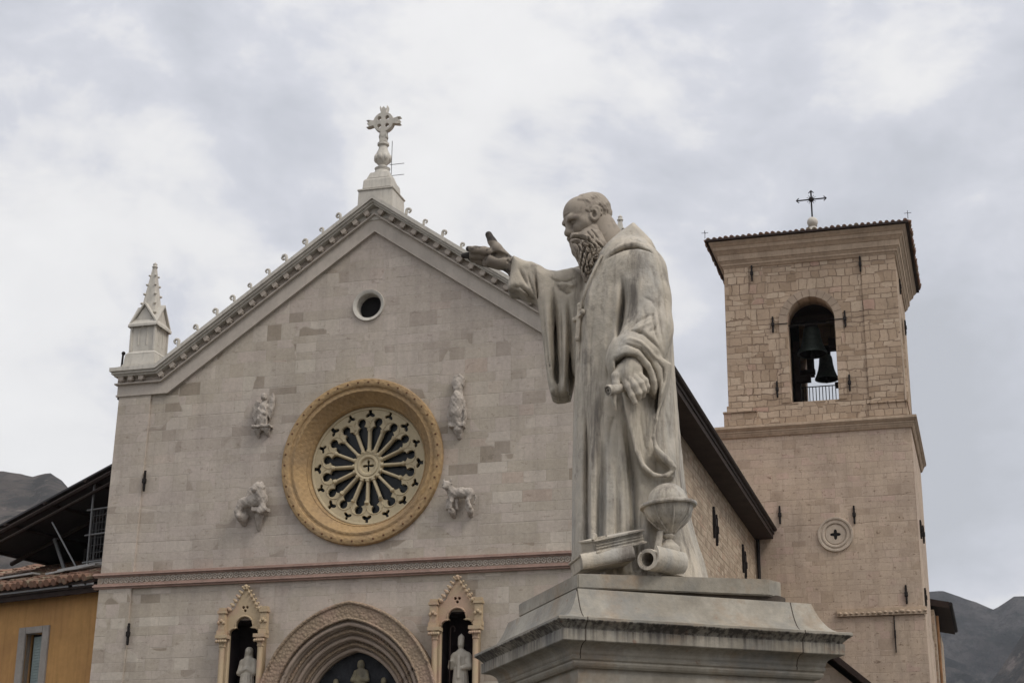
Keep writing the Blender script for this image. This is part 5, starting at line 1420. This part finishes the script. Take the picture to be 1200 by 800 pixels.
def nave():
    b = MB(); b.box(6.9, 7.3, .8, 23.44, 0, 15.35); b.build('nave_wall', 'nave', church)
    b = MB(); b.box(-7.3, -6.9, .8, 40, 0, 15.0); b.box(-7.3, 7.3, 39.6, 40, 0, 15); b.build('nave_back_wall', 'nave', church)
    # pitched roof, its deep brown eave with gutter along the flank
    r = MB()
    zr = 19.9; ze = 15.42
    for s in (-1, 1):
        xe = 8.02*s
        r.loft([[(0, .82, zr), (xe, .82, ze), (xe, .82, ze+.16), (0, .82, zr+.2)], [(0, 23.4 if s > 0 else 40, zr), (xe, 23.4 if s > 0 else 40, ze), (xe, 23.4 if s > 0 else 40, ze+.16), (0, 23.4 if s > 0 else 40, zr+.2)]])
    ro = r.build('nave_roof', 'wood_dark', church)
    t = MB()
    for s in (-1, 1):
        y1 = 23.38 if s > 0 else 39.9
        t.loft([[(0, .85, zr+.205), (7.95*s, .85, ze+.205), (7.95*s, .85, ze+.26), (0, .85, zr+.29)], [(0, y1, zr+.205), (7.95*s, y1, ze+.205), (7.95*s, y1, ze+.26), (0, y1, zr+.29)]])
    t.build('tile_cover', 'tile', ro)
    g = MB(); g.box(7.305, 7.98, .85, 23.35, 15.12, 15.17); g.box(7.98, 8.02, .85, 23.35, 15.12, 15.45)
    g.tube([(8.09, .85, 15.50), (8.09, 23.4, 15.50)], .085, 8)
    g.box(8.02, 8.06, .85, 23.38, 15.30, 15.62)
    g.build('eave', 'wood_dark', church)
    d = MB(); d.tube([(7.42, 23.30, 15.1), (7.42, 23.30, 0)], .07, 8); d.build('downpipe', 'iron', church)
    for y, z in ((13.43, 13.55), (19.94, 13.6)):
        for dy, dz in ((-.25, .08), (.25, -.08)):
            o = bpy.data.objects.new('wall_anchor', ANC); COL.objects.link(o); o.parent = church; o.matrix_parent_inverse = TINV[church]
            o.location = (7.3, y+dy, z+dz); o.rotation_euler = (0, 0, pi/2); o.scale = (1.6, 1.3, 1.7)
    # lower side building with its sloping verge, right of the nave
    y0 = 14
    w = MB(); w.prism([(7.31, 0), (12.4, 0), (12.4, 7.6), (9.6, 10.0), (7.31, 10.0)], y0, 23.40); w.build('aisle_wall', 'facade', church)
    v = MB()
    def p(x): return 8.37+(11.77-x)*.865
    for (xa, xb) in ((9.7, 13.0),):
        v.loft([[(xa, y0-.75, p(xa)), (xb, y0-.75, p(xb)), (xb, y0-.75, p(xb)+.22), (xa, y0-.75, p(xa)+.22)], [(xa, 23.38, p(xa)), (xb, 23.38, p(xb)), (xb, 23.38, p(xb)+.22), (xa, 23.38, p(xa)+.22)]])
    v.build('aisle_roof', 'wood_dark', church)
nave()

# ------------------------------------------------------------------ bell tower
def tower():
    T = thing('bell_tower', (9.8, 27.13, 0), 'tall square brown stone bell tower with arched belfry opening and tiled roof', 'bell tower')
    y0, y1 = 23.449, 30.815
    def ring(mb, e, z0, z1, x=(6.12, 13.49), e1=None):
        e1 = e if e1 is None else e1
        f = lambda e, z: [(x[0]-e, y0-e, z), (x[1]+e, y0-e, z), (x[1]+e, y1+e, z), (x[0]-e, y1+e, z)]
        mb.loft([f(e, z0), f(e1, z1)])
    b = MB(); ring(b, .05, 0, 12.0); ring(b, 0, 12.0, 19.25); b.build('lower_shaft', 'tower_smooth', T)
    c = MB()
    ring(c, .06, 19.25, 19.33, e1=.10); ring(c, .10, 19.33, 19.42, e1=.13); ring(c, .15, 19.42, 19.50); ring(c, .17, 19.50, 19.58, e1=.24); ring(c, .25, 19.58, 19.70); ring(c, .22, 19.70, 19.74, e1=.06)
    c.build('belfry_cornice', 'tower_trim', T, bevel=.015)
    # short carved string on the right part of the lower front
    s = MB(); s.box(10.3, 13.6, y0-.16, y0-.001, 12.02, 12.22); s.box(10.3, 13.6, y0-.10, y0-.002, 12.22, 12.30)
    for k in range(16): s.ball((10.4+.21*k, y0-.17, 12.13+random.uniform(-.02, .02)), random.uniform(.05, .08), (1.3, .8, .9), 5)
    s.build('worn_string', 'tower_trim', T, True)
    # belfry: four walls, arches through all of them
    X0, X1 = 6.45, 13.31; Y0, Y1 = y0+.12, y1-.12; zb, zt = 19.74, 26.55; th = .95
    cxa = 9.86; aw = .945; zs = 24.02; zsill = 20.62
    def op(cx): return [(cx-aw, zsill)]+arch_pts(cx, aw, zs, aw*1.04, 12)+[(cx+aw, zsill)]
    front = plate('belfry_wall', [(X0, zb), (X1, zb), (X1, zt), (X0, zt)], [op(cxa)], Y0, Y0+th, 'tower_rough', T)
    plate('belfry_wall', [(X0, zb), (X1, zb), (X1, zt), (X0, zt)], [op(cxa)], Y1-th, Y1, 'tower_rough', T)
    for xa, xb in ((X0+.001, X0+th), (X1-th, X1-.001)):
        cy = (Y0+Y1)/2; me_o = plate('belfry_wall', [(Y0+th, zb), (Y1-th, zb), (Y1-th, zt), (Y0+th, zt)], [op(cy)], xa, xb, 'tower_rough', T)
        me_o.data.transform(Matrix(((0, 1, 0, 0), (1, 0, 0, 0), (0, 0, 1, 0), (0, 0, 0, 1))))
        me_o.data.flip_normals()
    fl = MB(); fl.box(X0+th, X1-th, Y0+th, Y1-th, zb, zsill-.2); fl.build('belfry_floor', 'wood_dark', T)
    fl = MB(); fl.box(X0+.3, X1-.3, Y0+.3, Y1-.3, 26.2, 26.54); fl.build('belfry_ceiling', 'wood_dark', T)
    # plinth course and shallow corner strips
    pl = MB()
    for x0, x1 in ((6.24, 7.55), (11.93, 13.40)):
        pl.box(x0, x1, y0-.0, Y0+.3, zb, 20.30); pl.box(x0-.03, x1+.03, y0-.05, Y0+.3, 20.30, 20.37); pl.box(x0+.12, x1-.1, y0+.05, Y0+.3, 20.37, 20.62)
    pl.box(7.5, 11.95, Y0-.06, Y0-.002, zb, 20.30)
    for x0, x1, e in ((6.26, 6.46, 0), (13.30, 13.40, 0)): pl.box(x0, x1, Y0+.31, y1-.1, zb, 20.30); 
    pl.box(13.30, 13.43, Y0+.31, y1-.08, 20.30, 20.37)
    pl.build('plinth_course', 'tower_rough', T, bevel=.012)
    for xa, xb in ((X0-.02, 7.44), (11.97, X1+.02)): st = MB(); st.box(xa, xb, Y0-.055, Y0-.002, 20.62, 26.5); st.build('corner_strip', 'tower_rough', T, bevel=.006)
    # arch surround of larger stones, springers joined by an iron tie
    o = arch_pts(cxa, aw+.33, zs, aw*1.04+.33, 14); i = arch_pts(cxa, aw+.003, zs, aw*1.04+.003, 14)
    ao = plate('arch_surround', [(o[0][0], 23.55)]+o+[(o[-1][0], 23.55), (i[-1][0], 23.55)]+i[::-1]+[(i[0][0], 23.55)], [], Y0-.04, Y0-.001, 'tower_vouss', T)
    jm = MB()
    for k in range(1, 12):
        a = pi*k/12; r0, r1 = aw+.02, aw+.33; jm.tube([(cxa+r0*cos(a), Y0-.042, zs+r0*sin(a)), (cxa+r1*cos(a), Y0-.042, zs+r1*sin(a))], .008, 4)
    jm.build('voussoir_joints', 'joint_dark', ao)
    for s_ in (-1, 1):
        jb = MB()
        x = cxa+s_*(aw+.17); z = zsill
        jb.box(x-.16, x+.16, Y0-.03, Y0-.002, zsill, 23.55); jb.build('jamb_strip', 'tower_rough', T)
    ti = MB(); ti.tube([(8.3, Y0-.05, 23.93), (8.95, Y0-.05, 23.93)], .02, 5); ti.tube([(10.8, Y0-.05, 23.93), (11.25, Y0-.05, 23.93)], .02, 5); ti.tube([(8.9, Y0+.3, 23.93), (10.8, Y0+.3, 23.93)], .02, 5); ti.build('tie_rod', 'iron', T)
    # flared top cornice
    k = MB()
    def r2(e0, z0, e1, z1):
        f = lambda e, z: [(X0-e, Y0-e, z), (X1+e, Y0-e, z), (X1+e, Y1+e, z), (X0-e, Y1+e, z)]
        k.loft([f(e0, z0), f(e1, z1)])
    for q in ((.04, 26.50, .10, 26.60), (.12, 26.60, .14, 26.70), (.14, 26.70, .20, 26.80), (.22, 26.80, .24, 27.05), (.25, 27.05, .36, 27.20), (.38, 27.20, .42, 27.36), (.43, 27.36, .52, 27.47), (.53, 27.47, .54, 27.565)): r2(*q)
    k.build('top_cornice', 'tower_trim', T, bevel=.012)
    # roof: hipped sheet on rafters and rows of half round tiles
    e = .66; rz0, rz1 = 27.60, 28.95; xa, xb, ya, yb = X0-e, X1+e, Y0-e, Y1+e; cx, cy = (xa+xb)/2, (ya+yb)/2
    r = MB(); r.loft([[(xa, ya, rz0-.03), (xb, ya, rz0-.03), (xb, yb, rz0-.03), (xa, yb, rz0-.03)], [(xa, ya, rz0+.05), (xb, ya, rz0+.05), (xb, yb, rz0+.05), (xa, yb, rz0+.05)], [(cx+i, cy+j, rz1) for i, j in ((-.01, -.01), (.01, -.01), (.01, .01), (-.01, .01))]])
    ro = r.build('roof', 'wood_dark', T)
    tl = MB()
    n = 34; w = (xb-xa)/n
    for side in range(4):
        m = Matrix.Translation((cx, cy, 0)) @ Matrix.Rotation(side*pi/2, 4, 'Z')
        hw = (xb-xa)/2; slope = (rz1-rz0-.05)/hw
        for q in range(n):
            x = -hw+(q+.5)*w; L_ = hw-abs(x)
            jz = random.uniform(-.015, .02); jl = random.uniform(0, .06)
            tl.tube([m @ Vector((x, -hw-.05-jl, rz0+.06+jz)), m @ Vector((x, -hw+L_*.98, rz0+.06+L_*slope+.02))], [.088, .08], 8)
    tl.build('roof_tiles', 'tile', ro, True)
    # finial with ball and iron cross
    f = MB(); f.lathe([(.0, rz1-.1), (.36, rz1-.1), (.30, rz1+.15), (.22, rz1+.40), (.16, rz1+.52), (.2, rz1+.56), (.0, rz1+.56)], (9.82, cy, 0), 20)
    f.ball((9.82, cy, rz1+.75), .235, n=14); fo = f.build('finial', 'marble', T, True)
    i_ = MB(); zc = 30.77
    i_.tube([(9.82, cy, rz1+.9), (9.82, cy, 31.15)], .035, 6); i_.tube([(9.17, cy, zc), (10.47, cy, zc)], .03, 6); i_.ball((9.82, cy, zc), .12, n=8)
    for k2 in range(12):
        a = k2*pi/6; i_.tube([(9.82, cy, zc), (9.82+.22*cos(a), cy, zc+.22*sin(a))], .012, 4)
    for dx, dz in ((-.65, 0), (.65, 0), (0, .42)):
        for a in (-.75, .75):
            ux, uz = (dx/.65 if dx else 0), (1 if dz else 0)
            bx = -ux*cos(a)-uz*sin(a); bz = -uz*cos(a)-ux*sin(a)
            i_.tube([(9.82+dx, cy, zc+dz), (9.82+dx+bx*.16, cy, zc+dz+bz*.16)], .022, 5)
    i_.build('iron_cross', 'iron', fo)
    # small lightning tips at the eaves' corners
    for x, y in ((xa, ya), (xb, ya), (xb, yb)):
        l = MB(); z = rz0+.1; l.tube([(x, y, z), (x, y, z+.36)], .012, 5); l.tube([(x-.14, y, z+.25), (x+.14, y, z+.25)], .011, 5); l.tube([(x, y-.12, z+.25), (x, y+.12, z+.25)], .011, 5); l.build('lightning_tip', 'iron', ro)
    # rosette with quatrefoil
    rx, rz = 10.39, 15.19
    q = MB(); q.lathe([(.30, .06), (.30, -.01), (.36, -.03), (.40, -.0), (.44, -.055), (.50, -.06), (.52, -.03), (.57, -.03), (.60, -.075), (.665, -.08), (.685, -.02), (.685, .05)], (rx, y0, rz), 44, 'y')
    qo = q.build('rosette', 'rosette', T, True)
    hol = []
    for k2 in range(40): t = 2*pi*k2/40; rr = .15+.055*cos(4*t); hol.append((rx+rr*cos(t), rz+rr*sin(t)))
    d = plate('quatrefoil_plate', circ(rx, rz, .37, 40), [hol], y0-.03, y0-.012, 'rosette', qo)
    dk = MB(); dk.lathe([(0, -.0095), (.3, -.0095), (.3, -.004), (0, -.004)], (rx, y0, rz), 24, 'y'); dk.build('opening', 'dark', qo)
    yA = Y0-.055
    anchors(T, [(7.58, yA, 26.2), (11.95, yA-.002, 26.18), (8.34, Y0, 23.93), (11.22, Y0, 23.93), (8.40, Y0, 21.2), (11.25, Y0, 21.25)], scale=1.1)
    anchors(T, [(8.30, y0, 16.07), (11.14, y0, 15.92), (12.89, y0, 12.78)], scale=1.15)
    o = bpy.data.objects.new('wall_anchor', ANC); COL.objects.link(o); o.parent = T; o.matrix_parent_inverse = TINV[T]; o.location = (12.39, y0-.05, 11.3); o.scale = (.6, 1, 2.2)
    anchors(T, [(13.49, 25.2, 15.6), (13.49, 27.6, 15.9), (13.49, 25.0, 12.9)], rz=pi/2, scale=1.2)
    anchors(T, [(13.31, 26.3, 26.1), (13.31, 29.0, 25.2)], rz=pi/2, scale=1.1)
    # railing in the rear opening
    ra = MB(); yR = Y1-th-.25
    for k2 in range(24): x = cxa-1.6+.14*k2; ra.tube([(x, yR, zsill-.1), (x, yR, 23.0)], .02, 5)
    ra.tube([(cxa-1.7, yR, 23.0), (cxa+1.7, yR, 23.0)], .025, 5); ra.build('railing', 'iron', T)
    # timber bell frame
    fr = MB()
    fr.box(X0+th, X1-th, 25.45, 25.7, 24.62, 24.86); fr.box(X0+th, X1-th, 28.35, 28.6, 24.25, 24.48)
    fr.box(8.65, 8.9, 27.9, 28.15, zsill-.2, 24.6); fr.box(8.75, 9.35, 27.6, 27.9, 22.7, 22.95); fr.box(8.8, 9.5, 28.2, 28.4, 23.2, 23.4); fr.box(10.3, 10.95, 28.2, 28.5, 22.55, 22.75)
    fr.box(10.25, 10.6, 26.6, 26.9, 23.85, 24.2); fr.box(9.1, 9.4, 28.9, 29.1, 23.3, 24.3)
    fr.build('bell_frame', 'wood_dark', T)
    # blind sheet shading the inside
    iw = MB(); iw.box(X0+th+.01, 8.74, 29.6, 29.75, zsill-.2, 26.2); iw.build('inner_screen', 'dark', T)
M['tower_vouss'] = plain('arch_voussoir_stone', (.37, .29, .22), .9, .2, 1.6, .4, 10, .1)
M['joint_dark'] = plain('dark_stone_joint', (.16, .12, .09), .9, .2, 5, 0)
tower()
def bell(c, r, h, lab, mesh=[None]):
    t = thing('bell', c, lab, 'bell')
    b = MB(); b.lathe([(r*.90, -h+.02), (r, -h), (r*1.0, -h+.05), (r*.86, -h*.82), (r*.70, -h*.6), (r*.60, -h*.35), (r*.56, -h*.14), (r*.50, -h*.04), (r*.3, 0), (.0, .01)], c, 32)
    o = b.build('body', 'bronze', t, True)
    s = MB(); s.lathe([(r*.88, -h+.03), (r*.78, -h*.8), (r*.5, -h*.2), (0, -h*.1)], c, 24); s.build('inside', 'dark', o, True)
    k = MB(); k.tube([Vector(c)+Vector((0, 0, -h*.2)), Vector(c)+Vector((0, 0, -h-.12))], .04, 6); k.ball((c[0], c[1], c[2]-h-.06), .1, n=8); k.build('clapper', 'iron', t, True)
    y = MB(); y.box(c[0]-r*.42, c[0]+r*.42, c[1]-.13, c[1]+.13, c[2]+.02, c[2]+.36); y.tube([(c[0]-r*1.0, c[1], c[2]+.2), (c[0]+r*1.0, c[1], c[2]+.2)], .05, 8); y.build('yoke', 'iron', t, bevel=.02)
bell((9.68, 25.58, 24.36), .62, 1.16, 'larger green black bronze bell hanging at the front of the belfry arch')
bell((9.95, 28.48, 24.05), .50, 1.08, 'smaller dark bell hanging further back below the larger bell')

# ------------------------------------------------------------------ buildings beside
def house():
    a = radians(15); P0 = Vector((-7.6, .5, 0)); d = Vector((-cos(a), sin(a), 0)); n = Vector((sin(a), cos(a), 0))
    Rm = Matrix.Translation(P0) @ Matrix((( -d.x, n.x, 0, 0), (-d.y, n.y, 0, 0), (0, 0, 1, 0), (0, 0, 0, 1)))   # local x runs right along the wall, y into the house
    T = bpy.data.objects.new('yellow_house', None); COL.objects.link(T); T.matrix_world = Rm; T.matrix_basis = Rm
    tag(T, 'ochre yellow plastered house with damaged tiled roof left of the church', 'house')
    def B(mb, name, m, par=T, **k): return mb.build(name, m, par, local=True, **k)
    out = [(-14, 0), (.1, 0), (.1, 9.95), (-14, 9.80)]
    win = [(-3.02, 6.6), (-2.36, 6.6), (-2.36, 8.78), (-3.02, 8.80)]
    plate('wall', out, [win], 0, .5, 'plaster', T, local=True)
    w = MB(); w.box(-14, -13.6, .5, 9, 0, 9.8); w.box(-14, 0, 8.6, 9, 0, 12); B(w, 'rear_wall', 'plaster')
    fr = MB()
    fr.box(-3.30, -3.02, -.05, .2, 6.5, 8.98); fr.box(-2.36, -2.10, -.05, .2, 6.5, 8.98); fr.box(-3.019, -2.361, -.05, .2, 8.79, 8.98); fr.box(-3.36, -2.04, -.09, .2, 6.38, 6.499)
    fo = B(fr, 'window', 'greystone', bevel=.012)
    s = MB()
    s.box(-3.02, -2.36, .30, .33, 6.5, 8.8); s = B(s, 'pane', 'glass', fo)
    s = MB(); m = Matrix.Translation((-2.37, .14, 0)) @ Matrix.Rotation(radians(-7), 4, 'Z')
    s.box(-.52, 0, -.02, .02, 6.52, 8.72, m)
    for k in range(26): s.box(-.47, -.05, -.035, -.0205, 6.6+.08*k, 6.65+.08*k, m)
    B(s, 'shutter', 'shutter', fo)
    # eaves and tiles
    e = MB(); e.box(-14, -.05, -.42, .0, 9.84, 9.90); e.box(-14, -.05, -.36, -.28, 9.70, 9.84); B(e, 'eave', 'wood_dark')
    r = MB(); r.loft([[(-14, -.5, 9.93), (-.12, -.5, 9.93), (-.12, -.5, 10.0), (-14, -.5, 10.0)], [(-14, 6.2, 12.2), (-.12, 6.2, 12.2), (-.12, 6.2, 12.3), (-14, 6.2, 12.3)]])
    ro = B(r, 'roof', 'wood_dark')
    t = MB(); rg = random.Random(5); sl = (12.2-9.93)/6.7
    x = -13.9
    while x < -.2:
        y = -.62
        while y < 6.0:
            if not (rg.random() < .22 and y > .2):
                L_ = .46; jz = rg.uniform(0, .07); jx = rg.uniform(-.05, .05)
                z = 10.03+(y+.5)*sl+jz
                t.tube([(x+jx, y, z+.05), (x+jx+rg.uniform(-.06, .06), y+L_, z+.03+L_*sl)], [.105, .09], 7)
            y += .37
        x += .225
    B(t, 'roof_tiles', 'tile', ro, smooth=True)
    p = MB()
    for k in range(7):
        x = rg.uniform(-4.6, -1.0); y = rg.uniform(.3, 2.2); L_ = rg.uniform(.9, 2.0); aa = rg.uniform(-.25, .15)
        m = Matrix.Translation((x, y, 10.25+(y+.5)*sl)) @ Matrix.Rotation(aa, 4, 'Z') @ Matrix.Rotation(rg.uniform(-.1, .06), 4, 'Y')
        p.box(-L_/2, L_/2, -.12, .12, 0, .05, m)
    B(p, 'loose_planks', 'plank', ro)
    # neighbour roof further back
    # protective sheet roof on scaffold poles
    K = bpy.data.objects.new('sheet_canopy', None); COL.objects.link(K); Km = Rm @ Matrix.Translation((-3.2, 4.0, 10.5)); K.matrix_world = Km; K.matrix_basis = Km
    tag(K, 'dark protective sheet metal canopy on scaffold poles above the house roof', 'canopy')
    INV = Matrix.Translation((3.2, -4.0, -10.5))
    def Bk(mb, name, m, par=K, **k):
        o = mb.build(name, m, par, local=True, **k)
        if par is K: o.matrix_parent_inverse = INV
        return o
    s = MB(); A_ = (-7.2, 11.72); B_ = (-.6, 13.71)
    def zz(x): return A_[1]+(x-A_[0])/(B_[0]-A_[0])*(B_[1]-A_[1])
    s.loft([[(x, .95, zz(x)+.18) for x in (-7.2, -.55)]+[(x, .95, zz(x)+.24) for x in (-.55, -7.2)], [(x, 9.2, zz(x)+.18) for x in (-7.2, -.55)]+[(x, 9.2, zz(x)+.24) for x in (-.55, -7.2)]])
    so = Bk(s, 'sheet', 'sheet')
    b = MB()
    for y in (1.0, 3.0, 5.0, 7.0, 9.0):
        b.tube([(-7.25, y, zz(-7.25)), (-.6, y, zz(-.6))], .07, 6)
        if y == 1.0: b.tube([(-7.25, y, zz(-7.25)-.32), (-.6, y, zz(-.6)-.32)], .05, 6)
    for x in (-7.0, -5.4, -3.8, -2.2, -.8): b.tube([(x, .9, zz(x)+.12), (x, 9.2, zz(x)+.12)], .05, 6)
    Bk(b, 'rafters', 'wood_dark')
    cb = MB(); cb.box(-7.15, -.6, 9.0, 9.06, 10.6, 12.3); cb.box(-.64, -.58, 2.4, 9.0, 10.2, 13.5); cb.box(-7.1, -5.0, 6.5, 6.56, 10.5, 11.9); Bk(cb, 'tarpaulin', 'tarp')
    class PL:
        def tube(q, *a): p_ = MB(); p_.tube(*a); Bk(p_, 'scaffold_pole', 'pole')
    pl = PL()
    for x, y in ((-1.05, 1.1), (-2.0, 1.1), (-1.05, 3.0), (-1.9, 3.0), (-3.9, 3.2), (-5.6, 4.5), (-4.6, 7.0)):
        pl.tube([(x, y, 10.15+(y+.5)*sl), (x, y, zz(x)+.1)], .035, 6)
    for z in (10.95, 11.75, 12.5): pl.tube([(-2.2, 1.1, z), (-.65, 1.1, z)], .028, 6); pl.tube([(-2.2, 3.0, z), (-.65, 3.0, z)], .028, 6)
    pl.tube([(-2.0, 1.1, 10.3), (-3.6, 1.1, 12.3)], .028, 6)
    pl.tube([(-3.7, 2.2, 10.5), (-4.6, 2.2, 12.1)], .06, 6)
    ms = MB()
    for k in range(8): ms.tube([(-1.95+.12*k, 1.14, 10.95), (-1.95+.12*k, 1.14, 12.5)], .008, 4)
    for k in range(7): ms.tube([(-1.97, 1.14, 11.0+.22*k), (-1.08, 1.14, 11.0+.22*k)], .007, 4)
    Bk(ms, 'wire_mesh', 'pole')
M['tarp'] = plain('dark_tarpaulin', (.02, .019, .02), .8, .3, 2, .2, 6)
house()
def far_house():
    T = thing('stone_house', (12.2, 36, 0), 'brown stone house with dark overhanging eave behind the bell tower', 'house')
    w = MB(); w.box(8.5, 13.62, 30.9, 41, 0, 13.4); w.build('wall', 'nave', T)
    r = MB(); r.loft([[(8.5, 31.0, 14.6), (14.25, 31.0, 13.45), (14.25, 31.0, 13.72), (8.5, 31.0, 14.9)], [(8.5, 38.3, 14.6), (14.25, 38.3, 13.45), (14.25, 38.3, 13.72), (8.5, 38.3, 14.9)]]); ro = r.build('roof', 'wood_dark', T)
    g = MB(); g.tube([(14.3, 31.0, 13.62), (14.3, 38.3, 13.62)], .09, 8); g.build('gutter', 'iron', ro)
    d = MB(); d.tube([(13.72, 31.3, 13.2), (13.72, 31.3, 0)], .06, 6); d.build('downpipe', 'rustpipe', T)
M['rustpipe'] = plain('rusty_copper_pipe', (.25, .13, .06), .7, .3, 3, .1, 10)
far_house()

# ------------------------------------------------------------------ air
def air():
    b = MB(); b.box(-5200, 5200, -5200, 5200, -3, 620)
    m = bpy.data.materials.new('haze'); m.use_nodes = True; nt = m.node_tree; nt.nodes.remove(nt.nodes['Principled BSDF'])
    v = nt.nodes.new('ShaderNodeVolumePrincipled'); v.inputs['Color'].default_value = (.86, .89, .95, 1); v.inputs['Density'].default_value = .75e-4; v.inputs['Anisotropy'].default_value = .2
    nt.links.new(v.outputs[0], nt.nodes['Material Output'].inputs['Volume'])
    tag(b.build('haze', m), kind='stuff')
air()
